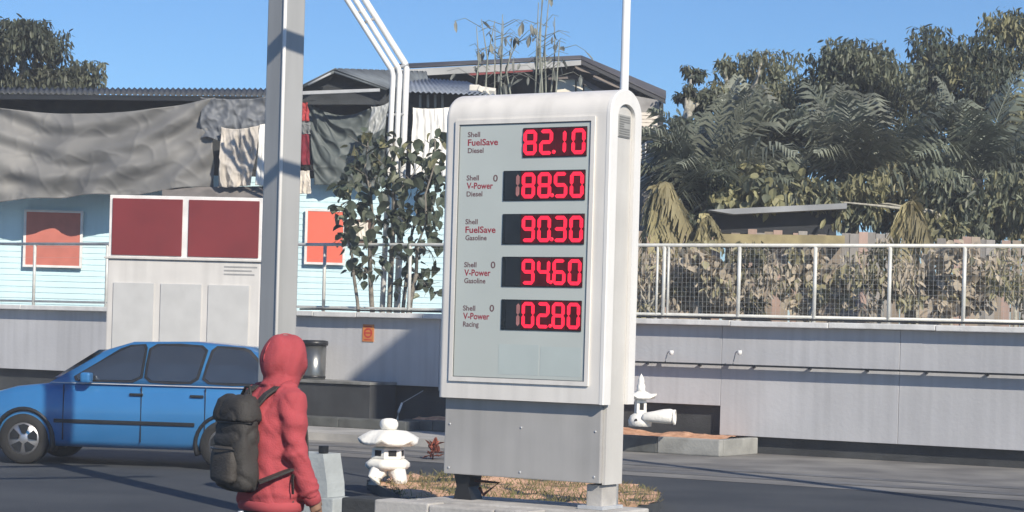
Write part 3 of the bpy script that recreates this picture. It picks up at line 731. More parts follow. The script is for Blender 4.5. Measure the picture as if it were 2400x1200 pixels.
for side in (-1, 1):
    for pane in ([(-.22, 1.02), (-.27, 1.26), (-.42, 1.40), (-.80, 1.43), (-.90, 1.02)], [(-1.0, 1.02), (-.90, 1.43), (-1.55, 1.43), (-1.58, 1.02)], [(-1.66, 1.02), (-1.63, 1.43), (-1.85, 1.40), (-2.5, 1.01)]):
        for nm, gr, off, mt_ in (('window_trim', .035, .006, M_black), ('window', 0, .012, M_glass)):
            cx_ = sum(p[0] for p in pane) / len(pane); cz_ = sum(p[1] for p in pane) / len(pane); pp = []
            for i in range(len(pane)):
                (xa, za), (xb, zb_) = pane[i], pane[(i + 1) % len(pane)]
                for tq in (.12, .5, .88):
                    x = xa + (xb - xa) * tq; z = za + (zb_ - za) * tq; dd = math.hypot(x - cx_, z - cz_); sc = (dd + gr) / dd
                    x = cx_ + (x - cx_) * sc; z = cz_ + (z - cz_) * sc; pp.append(Vector((x, side * (gy(x, z) + off), z)))
            cen = Vector((cx_, side * (gy(cx_, cz_) + off), cz_)); mb = MB()
            mb.add(pp + [cen], [(i, (i + 1) % len(pp), len(pp)) for i in range(len(pp))]); mb.build(nm, mt_, car)
    for x in (-1.6, -.88):
        MB().bbox(x - .16, x, side * .822 - .012, side * .822 + .012, .84, .87, .006).build('door_handle', M_black, car)
    for x in (-.86, -1.62, -2.55):
        MB().box(x - .004, x + .004, side * .812 - .012, side * .812 + .012, .30, .95).build('door_seam', M_black, car)
    for x in (-.62, -3.02):
        ar = MB(); ar.ring_loft([[(x + r_ * math.cos(a), side * y_, .30 + r_ * math.sin(a)) for r_, y_ in ((.325, .60), (.325, .826), (.36, .83), (.375, .80), (.375, .60))] for a in [PI * k / 16 for k in range(-2, 19)]]); ar.build('wheel_arch', M_black, car)
    MB().bbox(-2.66, -.98, side * .818 - .012, side * .818 + .012, .50, .545, .008).build('rub_strip', M_black, car)
    MB().box(-2.7, -.15, side * .79 - .012, side * .79 + .012, .965, .975).build('waist_trim', M_steel, car)
    MB().bbox(-2.32, -2.2, side * .80 + (.0 if side > 0 else -.16), side * .80 + (.16 if side > 0 else 0), .98, 1.10, .03).build('mirror', M_blue, car)
    MB().bbox(-.10, -.02, side * .66 - .09, side * .66 + .09, .72, .95, .03).build('tail_light', mat('tail_lamp', (.5, .02, .02), .2), car)
    MB().bbox(-3.66, -3.5, side * .58 - .12, side * .58 + .12, .60, .72, .04).build('headlight', mat('headlamp', (.7, .7, .7), .1), car)
    for x in (-.62, -3.02):
        w = thing('wheel', None, None); w.parent = car; w.location = (x, side * .735, .30)
        ty = MB(); prof = [(.19, -.08), (.28, -.095), (.30, -.05), (.30, .05), (.28, .095), (.19, .08)]
        ty.lathe(prof + [(.185, 0), prof[0]], 32, cap=False); me = ty.mesh('tyre')
        for v in me.vertices: v.co = Vector((v.co.x, v.co.z, v.co.y))
        obj('tyre', me, mat('tyre_rubber', (.02, .02, .02), .85), w)
        ri = MB(); ri.lathe([(.001, -.06), (.05, -.062), (.07, -.05), (.19, -.075), (.195, -.03), (.195, .05), (.001, .05)], 28); me = ri.mesh('rim')
        for v in me.vertices: v.co = Vector((v.co.x, -side * v.co.z, v.co.y))
        for q in range(5):
            a = 2 * PI * q / 5 + .3; gp = MB(); gp.prism([Vector((r_ * math.cos(a + da), side * .064, r_ * math.sin(a + da))) for r_, da in ((.06, -.35), (.165, -.42), (.172, 0), (.165, .42), (.06, .35))], (0, side * .014, 0)); gp.build('rim_gap', M_black, w)
        obj('rim', me, mat('alloy_rim', (.5, .5, .52), .35, metal=.8), w)
MB().bbox(-.07, .03, -.74, .74, .34, .55, .04).build('rear_bumper', M_blue, car)
MB().bbox(-L - .03, -L + .06, -.6, .6, .33, .47, .03).build('front_bumper', M_black, car)
mb = MB(); mb.add([(-.115, -.56, 1.03), (-.115, .56, 1.03), (-.235, .5, 1.32), (-.235, -.5, 1.32)], [(0, 1, 2, 3)]); 
for i in range(4): mb.v[i] = (mb.v[i][0] + .022, mb.v[i][1], mb.v[i][2])
mb.build('rear_window', M_glass, car)
mb = MB(); mb.add([(-2.70, -.62, 1.0), (-2.70, .62, 1.0), (-2.19, .54, 1.345), (-2.19, -.54, 1.345)], [(0, 1, 2, 3)])
for i in range(4): mb.v[i] = (mb.v[i][0] - .03, mb.v[i][1], mb.v[i][2] + .02)
mb.build('windscreen', M_glass, car)

# ================================================================== BEHIND THE WALL: HOUSES AND CLOTH
def grid_surface(p00, p10, p11, p01, nx, ny, fn, thick=.0, name='m', smooth=True):
    """bilinear patch with an offset function fn(u, v) -> Vector; u along the top, v downwards"""
    mb = MB(); vs = []; fs = []
    for i in range(nx + 1):
        for j in range(ny + 1):
            u, v = i / nx, j / ny
            p = (p00 * (1 - u) + p10 * u) * (1 - v) + (p01 * (1 - u) + p11 * u) * v
            vs.append(p + fn(u, v))
    for i in range(nx):
        for j in range(ny):
            a = i * (ny + 1) + j; fs.append((a, a + 1, a + ny + 2, a + ny + 1))
    if thick:
        k = len(vs); n_ = (p10 - p00).cross(p01 - p00).normalized() * thick
        vs2 = [v + n_ for v in vs]; fs2 = [tuple(reversed([q + k for q in f])) for f in fs]
        rim = [(i * (ny + 1)) for i in range(nx + 1)] + [nx * (ny + 1) + j for j in range(1, ny + 1)] + [i * (ny + 1) + ny for i in range(nx - 1, -1, -1)] + [j for j in range(ny - 1, 0, -1)]
        vs += vs2; fs += fs2
        for q in range(len(rim)): a, b = rim[q], rim[(q + 1) % len(rim)]; fs.append((a, b, b + k, a + k))
    mb.add(vs, fs, smooth); return mb
def corrug(p00, p10, p11, p01, waves, amp=.02):
    n_ = (p10 - p00).cross(p01 - p00).normalized()
    return grid_surface(p00, p10, p11, p01, waves * 4, 2, lambda u, v: n_ * amp * math.sin(u * waves * 2 * PI), .012)
def cloth(p00, p10, p11, p01, seed, amp=.06, nf=7, sag=.1, nx=60, ny=40, hem=.05, diag=0.0, swag=0):
    def fn(u, v):
        a = amp * (.35 + .9 * v) * math.sin(nf * 2 * PI * (u + diag * v + .12 * nz((u * 2, v * 1.5, seed)))) * (.6 + .5 * nz((u * 3, v * 2, seed + 5)))
        a += amp * 1.0 * nz((u * 2.2, v * 2.8, seed + 9)) + amp * .3 * nz((u * 9, v * 7, seed + 2))
        asp = max(1.0, (p10 - p00).length / max(.1, (p01 - p00).length))
        cr_ = 1.0 if asp < 2 else .3
        a -= cr_ * amp * .55 * (1 - abs(nz((u * 3.1 * asp + v, v * 2.6 - u, seed + 1)))) ** 7 + amp * .4 * cr_ * (1 - abs(nz((u * 5 * asp - 2 * v, v * 4, seed + 3)))) ** 7
        if swag: a += amp * .5 * math.sin(2 * PI * swag * (v - .55 * (1 - (2 * u - 1) ** 2))) * (1 - .6 * v)
        return Vector((.03 * nz((u * 3, v * 3, seed + 4)), a, -sag * 4 * u * (1 - u) * (1 - v) - hem * v * (nz((u * 5, 0, seed + 7)) + 1)))
    return grid_surface(p00, p10, p11, p01, nx, ny, fn, 0.004)

HD = 42.0
M_pb = mat('pale_blue_boards', (.60, .80, .84), .7, var=.05, scale=1.2, streak=.12)
house = thing('pale_blue_house', 'pale blue boarded house wall behind the small leafy tree', 'house', (0, 0, 0))
# walls of overlapping boards, each about a hand high
a_ = at(-250, 720, HD); b_ = at(1440, 720, HD); ztop = at(800, 425, HD).z
board = MB(); board.add([(x, y, z) for x in (a_.x, b_.x) for y, z in ((0, 0), (.03, 0), (.03, .115), (.012, .115))], [(0, 1, 5, 4), (1, 2, 6, 5), (2, 3, 7, 6), (3, 0, 4, 7), (0, 3, 2, 1), (4, 5, 6, 7)])
bme = board.mesh('board'); z = 0.9
while z < ztop:
    obj('board', bme, M_pb, house, (0, HD - .03, z)); z += .114
MB().box(a_.x, b_.x, HD, HD + .15, 0, ztop - .02).build('wall', M_pb, house)
# upper storey wall behind the tarps
zr_ = at(650, 225, HD).z
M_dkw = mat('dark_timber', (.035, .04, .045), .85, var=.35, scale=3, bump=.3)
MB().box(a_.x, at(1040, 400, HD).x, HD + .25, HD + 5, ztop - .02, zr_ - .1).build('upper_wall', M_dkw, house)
# window with pale curtains seen through the leaves
w0 = at(822, 562, HD); w1 = at(864, 522, HD)
MB().box(w0.x - .06, w1.x + .06, HD - .09, HD - .035, w0.z - .06, w1.z + .06).build('window_frame', mat('brown_frame', (.12, .07, .05), .7), house)
wc = cloth(Vector((w0.x, HD - .12, w1.z)), Vector((w1.x, HD - .12, w1.z)), Vector((w1.x, HD - .12, w0.z)), Vector((w0.x, HD - .12, w0.z)), 3, .015, 4, 0, 24, 8, 0)
wc.build('curtain', mat('cream_curtain', (.72, .66, .56), .85), house)
# roof edge, eave beam, gable roof at the left
rf = MB(); p = at(-260, 222, HD - .5); q = at(632, 222, HD - .5)
corrug(at(-260, 205, HD + 4.5), at(640, 208, HD + 4.5), at(632, 226, HD - .6), at(-260, 215, HD - .6), 70, .025).build('roof_sheet', mat('dark_roof_sheet', (.06, .065, .07), .7, var=.3, scale=2), house)
MB().prism([at(-260, 218, HD - .58), at(632, 226, HD - .58), at(632, 238, HD - .58), at(-260, 230, HD - .58)], (0, .06, 0)).build('fascia', M_black, house)
# small gabled roof right of the column
M_rs = mat('grey_roof_sheet', (.17, .19, .20), .65, var=.25, scale=1.5, streak=.3)
gbl = thing('gabled_shack', 'small gabled shack with grey sheet roof above the hanging tarp', 'house', (0, 0, 0))
rl0, rl1 = at(783, 161, 41.2), at(1000, 168, 46)
corrug(rl0, rl1, at(1010, 216, 46 - .3), at(908, 206, 41.2), 16, .02).build('roof_sheet', M_rs, gbl)
corrug(rl1, rl0, at(700, 204, 41.2), at(840, 205, 46), 16, .02).build('roof_sheet', M_rs, gbl)
MB().prism([at(783, 170, 41.5), at(905, 212, 41.5), at(905, 245, 41.5), at(706, 245, 41.5), at(706, 208, 41.5)], (0, .1, 0)).build('gable', M_dkw, gbl)
for p0, p1 in (((783, 168), (906, 209)), ((783, 168), (702, 206))):
    MB().tube([at(*p0, 41.25), at(*p1, 41.25)], .03, 6).build('barge_board', M_rs, gbl)
MB().tube([at(775, 172, 41.15), at(722, 199, 41.15)], .022, 6).build('gable_rafter', mat('pale_timber', (.42, .43, .44), .7), gbl)
MB().prism([at(700, 214, 41), at(890, 207, 41), at(890, 214, 41), at(700, 222, 41)], (0, .08, 0)).build('eave_beam', mat('pale_timber', (.42, .43, .44), .7), gbl)
MB().prism([at(845, 222, 41.6), at(880, 220, 41.6), at(885, 236, 41.6), at(845, 238, 41.6)], (0, .2, 0)).build('stored_sheet', mat('dusty_cream', (.40, .36, .33), .8), gbl)
MB().prism([at(880, 205, 41.8), at(930, 205, 41.8), at(930, 260, 41.8), at(880, 260, 41.8)], (0, .3, 0)).build('side_wall', M_dkw, gbl)
# second low roof, blue-grey, right of the mast
low = thing('blue_grey_roof_house', 'house under a blue grey corrugated roof right of the white pipe mast', 'house', (0, 0, 0))
corrug(at(955, 180, 46), at(1095, 192, 46), at(1160, 222, 41), at(958, 214, 41), 16, .02).build('roof_sheet', mat('blue_grey_sheet', (.21, .24, .29), .6, var=.2, scale=2, streak=.3), low)
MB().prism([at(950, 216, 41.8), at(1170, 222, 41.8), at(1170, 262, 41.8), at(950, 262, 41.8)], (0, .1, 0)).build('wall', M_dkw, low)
for x in (985, 1003, 1020, 1037):
    MB().tube([at(x, 222, 41.6), at(x, 252, 41.6)], .025, 5).build('post', mat('pale_timber', (.42, .43, .44), .7), low)
rubble = [(1112, 206), (1128, 210), (1140, 216), (1152, 219)]
for i, (x, y) in enumerate(rubble):
    c_ = at(x, y, 41.2); mb = MB(); mb.bbox(-.10, .10, -.08, .08, -.05, .06, .02); o = mb.build('roof_weight', mat('cream_block', (.7, .66, .58), .8), low, c_); o.rotation_euler = (.2, .3 * i, .5 * i)
# big house with the wide gable behind the sign
big = thing('wide_gable_house', 'large dark house with a wide low gable roof rising behind the price sign', 'house', (0, 0, 0))
M_fas = mat('weathered_fascia', (.40, .40, .39), .7, var=.2, scale=1)
M_roofd = mat('dark_brown_roof', (.10, .095, .10), .75, var=.3, scale=1.5, streak=.3)
ap = at(1362, 139, 50)
corrug(at(1362, 139, 50), at(1362, 132, 58), at(935, 152, 58), at(935, 160, 50), 20, .02).build('roof_sheet', M_roofd, big)
corrug(at(1362, 132, 58), at(1362, 139, 50), at(1560, 233, 50), at(1560, 215, 58), 20, .02).build('roof_sheet', M_roofd, big)
MB().prism([at(1362, 141, 49.9), at(1362, 152, 49.9), at(1250, 163, 49.9), at(935, 180, 49.9), at(935, 163, 49.9)], (0, .08, 0)).build('fascia_board', M_fas, big)
MB().prism([at(1362, 141, 49.9), at(1560, 235, 49.9), at(1560, 243, 49.9), at(1362, 150, 49.9)], (0, .08, 0)).build('fascia_board', mat('dark_fascia', (.05, .05, .055), .7), big)
MB().prism([at(1100, 172, 49.8), at(1250, 164, 49.8), at(1250, 167, 49.8), at(1100, 177, 49.8)], (0, .05, 0)).build('red_trim', mat('dull_red', (.25, .05, .05), .7), big)
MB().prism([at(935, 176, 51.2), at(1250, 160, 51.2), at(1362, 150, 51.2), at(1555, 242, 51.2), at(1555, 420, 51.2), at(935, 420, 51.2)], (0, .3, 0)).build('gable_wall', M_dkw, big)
M_sof = mat('brown_soffit', (.27, .23, .21), .8, var=.15, scale=2)
for pp in ([(1345, 152), (1408, 172), (1400, 176), (1352, 164)], [(1392, 176), (1470, 206), (1448, 206), (1388, 184)]):
    MB().prism([at(x, y, 50.2) for x, y in pp], (0, .05, 0)).build('soffit_panel', M_sof, big)
M_crm = mat('cream_plaster', (.80, .74, .63), .8, var=.06)
MB().prism([at(1303, 182, 50.6), at(1348, 184, 50.6), at(1348, 225, 50.6), at(1303, 225, 50.6)], (0, .5, 0)).build('cream_wall', M_crm, big)
MB().prism([at(1352, 190, 50.6), at(1366, 192, 50.6), at(1366, 225, 50.6), at(1352, 225, 50.6)], (0, .5, 0)).build('cream_wall', M_crm, big)
MB().prism([at(1370, 192, 50.6), at(1395, 210, 50.6), at(1395, 225, 50.6), at(1370, 225, 50.6)], (0, .5, 0)).build('cream_wall', M_crm, big)
MB().prism([at(1285, 180, 50.5), at(1350, 176, 50.5), at(1420, 214, 50.5), at(1400, 216, 50.5), at(1345, 184, 50.5), at(1285, 188, 50.5)], (0, .2, 0)).build('inner_gable', mat('weathered_brown', (.15, .13, .125), .8, var=.3), big)
# side with bricks and louvre window seen right of the sign
M_brk = mat('orange_brick', (.55, .28, .17), .85, var=.2, rnd=.3); M_crb = mat('pale_brick', (.70, .64, .56), .85, var=.1)
brk = MB().bbox(-.12, .12, -.08, .08, -.035, .035, .008).mesh('brick')
for i in range(20):
    for j in range(2):
        p = at(1499 + j * 21 + (i % 2) * 8, 268 + i * 8.2, 47.6); obj('brick', brk, M_brk if (i * 7 + j * 3) % 4 else M_crb, big, p)
MB().prism([at(1490, 225, 47.8), at(1545, 235, 47.8), at(1545, 790, 47.8), at(1490, 790, 47.8)], (0, 3, 0)).build('side_wall', mat('grey_plaster', (.30, .29, .28), .85, var=.2), big)
wf_ = MB()
for x0, x1, y0, y1 in ((1512, 1515, 312, 388), (1533, 1537, 305, 392), (1512, 1537, 303, 308), (1512, 1537, 386, 392)):
    wf_.prism([at(x0, y0, 47.4), at(x1, y0, 47.4), at(x1, y1, 47.4), at(x0, y1, 47.4)], (0, .08, 0))
wfo = wf_.build('window_frame', mat('white_frame', (.75, .73, .70), .5), big)
for i in range(8):
    y = 312 + i * 9.3; MB().prism([at(1516, y, 47.42), at(1532, y, 47.42), at(1532, y + 5, 47.42), at(1516, y + 5, 47.42)], (0, .03, 0)).build('louvre', mat('grey_louvre', (.4, .41, .42), .5), wfo)
# ---- hanging cloths
M_tarp = mat('grey_green_tarp', (.085, .102, .100), .6, var=.12, scale=1.5)
tag(cloth(at(718, 236, 41.7), at(905, 232, 41.7), at(900, 432, 41.7), at(738, 428, 41.7), 1, .09, 1.2, .30, 90, 80, .05, .5, 3).build('tarp', M_tarp), 'large grey green tarp hanging over the pale blue wall', 'tarp')
tag(cloth(at(870, 250, 40.8), at(912, 240, 40.8), at(900, 300, 40.8), at(862, 320, 40.8), 12, .05, 2, .03, 24, 20, .02, .6).build('tarp_fold', mat('silver_tarp', (.38, .39, .38), .5, var=.1)), 'narrow silver fold of tarp hanging beside the white pipe mast', 'tarp')
tag(cloth(at(470, 228, 41), at(632, 226, 41), at(628, 330, 40.9), at(470, 318, 40.9), 2, .08, 3, .05, 50, 30, .05, .4).build('tarp', mat('slate_tarp', (.13, .14, .155), .6, var=.12, scale=2)), 'slate grey tarp under the dark eave left of the column', 'tarp')
tag(cloth(at(520, 298, 40.7), at(612, 292, 40.7), at(588, 432, 40.6), at(510, 436, 40.6), 4, .09, 3.2, .06, 60, 40, .03, -.25).build('curtain', mat('dusty_cream_cloth', (.48, .44, .39), .8, var=.15, scale=2)), 'dusty cream cloth hanging in folds left of the column', 'cloth')
tag(cloth(at(610, 292, 40.65), at(626, 290, 40.65), at(622, 436, 40.6), at(598, 432, 40.6), 6, .03, 1, .0, 16, 30, .01).build('white_strip', mat('white_cloth', (.80, .78, .73), .8, var=.05)), 'bright white strip of cloth beside the grey column', 'cloth')
MB_l = MB(); MB_l.prism([at(380, 440, 40.9), at(625, 436, 40.9), at(625, 466, 40.5), at(380, 468, 40.5)], (0, .3, 0)); tag(MB_l.build('awning_ledge', mat('grey_brown_ledge', (.17, .155, .145), .8, var=.2)), 'grey brown ledge under the cream cloth above the red signboard', 'ledge')
tag(cloth(at(968, 252, 41.2), at(1060, 250, 41.2), at(1060, 410, 41), at(962, 405, 41), 8, .05, 6, .03, 70, 30, .04).build('curtain', mat('white_cloth', (.80, .78, .73), .8, var=.05)), 'bright white cloth hanging left of the price sign top', 'cloth')
# further left, beyond the column
tag(cloth(at(-120, 230, 41), at(505, 229, 41), at(500, 430, 40.9), at(-120, 470, 40.9), 21, .14, 3.3, .30, 200, 70, .08, .25, 3).build('tarp', mat('faded_grey_tarp', (.22, .215, .205), .65, col2=(.14, .14, .138), scale=.7)), 'long faded grey tarp sagging along the house above the kiosk', 'tarp')
# ---- boards on the blue wall
M_or = mat('orange_red_board', srgb(232, 108, 85), .6, var=.04, scale=1.5)
def wall_board(nm, lab, x0, y0, x1, y1, D, m_):
    p = at(x0, y1, D); q = at(x1, y0, D)
    t = thing(nm, lab, 'board', (p.x, D, p.z))
    w, h = q.x - p.x, q.z - p.z
    MB().box(0, w, -.03, 0, 0, h).build('panel', m_, t)
    mb = MB()
    for a, b, c_, d in ((-.05, w + .05, h, h + .045), (-.05, w + .05, -.045, 0), (-.05, 0, 0, h), (w, w + .05, 0, h)): mb.box(a, b, -.04, 0, c_, d)
    mb.build('frame', mat('white_frame', (.75, .73, .70), .5), t)
wall_board('orange_board', 'square orange red board fixed to the pale blue wall', 719, 497, 806, 614, HD - .1, M_or)
wall_board('faded_board', 'faded salmon board on the blue wall far left of the kiosk', 60, 500, 190, 620, HD - .1, mat('salmon_board', srgb(190, 110, 95), .6, var=.08))
# ---- clothes hanging between the column and the tarp
def garment(nm, lab, px0, py0, px1, py1, col_, seed, D=40.6):
    tag(cloth(at(px0, py0, D), at(px1, py0, D), at(px1 + 3, py1, D), at(px0 - 1, py1, D), seed, .03, 2, .0, 16, 24, .02).build(nm, mat(nm + '_cloth', col_, .85, var=.15, scale=6)), lab, 'laundry')
garment('red_shirt', 'red shirt hanging between the column and the grey tarp', 702, 240, 722, 282, srgb(165, 60, 60), 31)
garment('checked_cloth', 'grey cloth with a white edge hanging beside the column', 702, 284, 726, 312, srgb(120, 122, 122), 32)
garment('maroon_shirt', 'maroon shirt hanging low beside the column', 702, 314, 724, 385, srgb(120, 30, 45), 33)
garment('black_cloth', 'small black cloth hanging beside the column', 704, 386, 732, 398, srgb(25, 25, 28), 34)
garment('cream_cloth', 'cream cloth hanging lowest beside the column', 702, 400, 726, 452, srgb(215, 205, 190), 35)
MB_l = MB(); tag(MB_l.tube([at(640, 240, 40.55), at(740, 236, 40.55)], .008, 5).build('clothes_line', M_black), 'clothes line holding the shirts beside the column', 'line')

# ---- white triple pipe mast
D_m = 36.6
mast = thing('pipe_mast', 'white mast of three parallel pipes bending to the upper left', 'mast', (at(930, 715, D_m).x, D_m, 0))
M_pipe = mat('white_pipe_paint', (.82, .81, .78), .45, var=.05, streak=.12)
O_ = mast.location
for bx_, by_, kx, ky, tx, ty, dd in ((886, 900, 921, 164, 806, -12, .0), (903, 900, 937, 160, 826, -12, .06), (922, 900, 953, 150, 848, -12, .12)):
    D2 = D_m + dd
    P = [at(bx_, by_, D2), at(kx, ky + 14, D2), at(kx - 3, ky, D2), at(tx, ty, D2), at(tx - (kx - tx) * .5, ty - 85, D2)]
    P[0].z = 0
    MB().tube([p - O_ for p in P], .047 if dd != .12 else .056, 8).build('pipe', M_pipe, mast)
for (x0, y0, x1, y1) in ((856, 52, 876, 44), (917, 162, 957, 152), (906, 270, 950, 268), (896, 520, 940, 518), (838, 30, 856, 22)):
    MB().tube([at(x0, y0, D_m + .03) - O_, at(x1, y1, D_m + .10) - O_], .03, 6).build('cross_brace', mat('grey_brace', (.30, .31, .32), .6), mast)

# ================================================================== VEGETATION
def leaf_shape(kind='broad'):
    mb = MB()
    if kind == 'broad':   # heart-like, folded along the midrib, drooping tip
        pts = [(0, 0, 0), (.32, .18, .07), (.42, .48, .07), (.26, .82, .0), (0, 1.08, -.14), (-.26, .82, .0), (-.42, .48, .07), (-.32, .18, .07), (0, .45, .0), (0, .8, -.04)]
        fs = [(0, 1, 8), (1, 2, 8), (2, 3, 9, 8), (3, 4, 9), (4, 5, 9), (5, 6, 8, 9), (6, 7, 8), (7, 0, 8)]
    else:
        pts = [(0, 0, 0), (.16, .35, .03), (.13, .75, .0), (0, 1, -.08), (-.13, .75, 0), (-.16, .35, .03)]; fs = [(0, 1, 2, 3), (0, 3, 4, 5)]
    mb.add(pts, fs); return mb
LB, LS = leaf_shape('broad'), leaf_shape('slim')
def add_leaf(mb, src, pos, size, rg, droop=.5, yaw=None):
    R = Matrix.Rotation(rg.uniform(0, 6.283) if yaw is None else yaw, 3, 'Z') @ Matrix.Rotation(rg.gauss(-droop, .5), 3, 'X') @ Matrix.Rotation(rg.gauss(0, .5), 3, 'Y')
    mb.add([pos + R @ (Vector(v) * size) for v in src.v], src.f)
def limb(mb, p0, p1, r0, r1, rg, wob=.06, n=5):
    pts = []; L_ = (p1 - p0).length
    for i in range(n + 1):
        t = i / n; pts.append(p0.lerp(p1, t) + Vector((rg.gauss(0, wob), rg.gauss(0, wob), rg.gauss(0, wob * .5))) * L_ * (t * (1 - t) * 2 + .02))
    mb.tube(pts, [r0 + (r1 - r0) * i / n for i in range(n + 1)], 7); return pts
M_bark = mat('grey_bark', (.20, .18, .15), .9, var=.3, scale=12, bump=.6)
M_pbark = mat('pale_bark', (.36, .34, .28), .85, var=.25, scale=10, bump=.4)
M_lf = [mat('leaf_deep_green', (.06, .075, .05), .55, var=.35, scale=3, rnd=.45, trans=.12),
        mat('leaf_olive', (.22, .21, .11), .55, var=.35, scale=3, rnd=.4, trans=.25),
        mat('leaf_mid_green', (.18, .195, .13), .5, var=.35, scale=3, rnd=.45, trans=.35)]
# ---- small tree in front of the mast, leaves as separate pieces
D_t = 35.9
tb = at(905, 740, D_t)
tr = thing('leafy_tree', 'small tree with large dark leaves in front of the white pipe mast', 'tree', (tb.x, tb.y, 0))
O_ = tr.location; rg = random.Random(11); mb = MB(); tips = []
for (bx_, tx, ty, r) in ((890, 862, 330, .05), (905, 925, 320, .05), (880, 800, 480, .035), (912, 985, 420, .04), (918, 1020, 330, .04), (895, 840, 620, .025), (915, 1000, 640, .025)):
    p0 = at(bx_, 760, D_t + rg.uniform(-.1, .2)) - O_; p0.z = .2
    p1 = at(tx, ty, D_t + rg.uniform(-.5, .5)) - O_; pm = p0.lerp(p1, .5) + Vector(((bx_ - 900) * .004, 0, .5)); pm.z = at(bx_, 640, D_t).z
    l1 = limb(mb, p0, pm, r, r * .8, rg, .02); l2 = limb(mb, l1[-1], p1, r * .8, r * .25, rg, .05); tips.append(l2)

crown_px = [(862, 345, 55, 50), (930, 345, 60, 45), (1015, 340, 30, 50), (870, 420, 85, 60), (960, 420, 75, 70), (1020, 450, 35, 90), (820, 470, 45, 50), (880, 510, 80, 50), (965, 530, 80, 70), (815, 545, 45, 40), (870, 600, 70, 45), (950, 610, 60, 45), (1010, 590, 30, 60), (850, 640, 30, 30), (935, 670, 40, 30), (1000, 670, 35, 40)]
for (x_, y_, w_, h_) in crown_px:
    c_ = at(x_, y_, D_t + rg.uniform(-.3, .3)) - O_; allp = [q for l in tips for q in l]; nb_ = min(allp, key=lambda q: (q - c_).length + max(0, q.z - c_.z))
    limb(mb, nb_, c_, .016, .006, rg, .05)
    for _ in range(5):
        e_ = at(x_ + rg.uniform(-w_, w_), y_ + rg.uniform(-h_, h_), D_t + rg.gauss(0, .3)) - O_; limb(mb, c_, e_, .007, .003, rg, .05, 3)
tk = mb.build('trunk', M_bark, tr)
leafmeshes = []
for k_ in range(3):
    for mi in range(3):
        mb = MB(); q = leaf_shape('broad'); s_ = (.9, 1.0, .8)[k_]
        mb.add([(v[0] * s_, v[1], v[2] * (1 + .8 * k_)) for v in q.v], q.f); me = mb.mesh('leaf'); me.materials.append(M_lf[mi]); leafmeshes.append((mi, me))
rest = MB(); nleaf = 0
for i in range(470):
    c_ = rg.choices(crown_px, weights=[w * h * (1 if y_ < 560 else .5) for _, y_, w, h in crown_px])[0]
    a = rg.uniform(0, 6.283); r = rg.random() ** .6
    px, py = c_[0] + c_[2] * r * math.cos(a), c_[1] + c_[3] * r * math.sin(a)
    if px > 1080: continue
    pos = at(px, py, D_t + rg.gauss(0, .35)) - O_
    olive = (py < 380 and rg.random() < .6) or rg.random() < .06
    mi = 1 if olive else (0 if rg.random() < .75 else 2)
    size = rg.uniform(.13, .24)
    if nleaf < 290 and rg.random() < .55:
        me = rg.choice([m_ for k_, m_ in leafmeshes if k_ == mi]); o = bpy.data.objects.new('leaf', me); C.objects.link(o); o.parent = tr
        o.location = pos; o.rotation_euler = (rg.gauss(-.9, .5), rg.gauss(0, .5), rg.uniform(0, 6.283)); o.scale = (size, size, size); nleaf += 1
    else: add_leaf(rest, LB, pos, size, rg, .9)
for l in tips:
    for p in l[1:]:
        for _ in range(2): add_leaf(rest, LB, p + Vector((rg.gauss(0, .1), rg.gauss(0, .1), rg.gauss(0, .1))), rg.uniform(.12, .2), rg, .9)
o = rest.build('crown', M_lf[0], tr); o['kind'] = 'stuff'

# ---- feather palms and dry banana leaves
def frond(mb, base, dirv, length, arch_, rg, nl=30, lw=.36, width=.032):
    """arching midrib with paired leaflets"""
    d = Vector(dirv).normalized(); side = d.cross(Vector((0, 0, 1)))
    side = side.normalized() if side.length > .05 else Vector((1, 0, 0))
    pts = []; p = Vector(base); n = 14
    for i in range(n + 1):
        pts.append(p.copy()); t = i / n
        dd = (d + Vector((0, 0, -arch_ * t * t * 2.2))).normalized(); p = p + dd * length / n
    mb.tube(pts, [.02 * (1 - .8 * i / n) for i in range(n + 1)], 5)
    for k in range(nl):
        t = .12 + .87 * k / nl; f = t * n; i = min(int(f), n - 1); q = pts[i].lerp(pts[i + 1], f - i); tg = (pts[i + 1] - pts[i]).normalized()
        ll = lw * length * (math.sin(PI * min(1, t * .9 + .12)) * .9 + .15)
        for sd_ in (-1, 1):
            out = (side * sd_ * .75 + tg * .6 + Vector((0, 0, rg.uniform(-.35, .25)))).normalized(); w = tg * width
            m_ = q + out * ll * .5 + Vector((0, 0, .02)); e = q + out * ll + Vector((0, 0, -ll * .35))
            mb.add([q - w * .5, q + w * .5, m_ + w, e, m_ - w], [(0, 1, 2, 4), (4, 2, 3)])
M_pf = [mat('palm_green', (.16, .18, .135), .5, var=.35, scale=1.5, rnd=.4, trans=.2), mat('palm_grey_green', (.20, .215, .165), .5, var=.3, scale=1.5, rnd=.35, trans=.2), mat('palm_dry', (.33, .29, .15), .7, var=.3, scale=2, rnd=.3, trans=.2)]
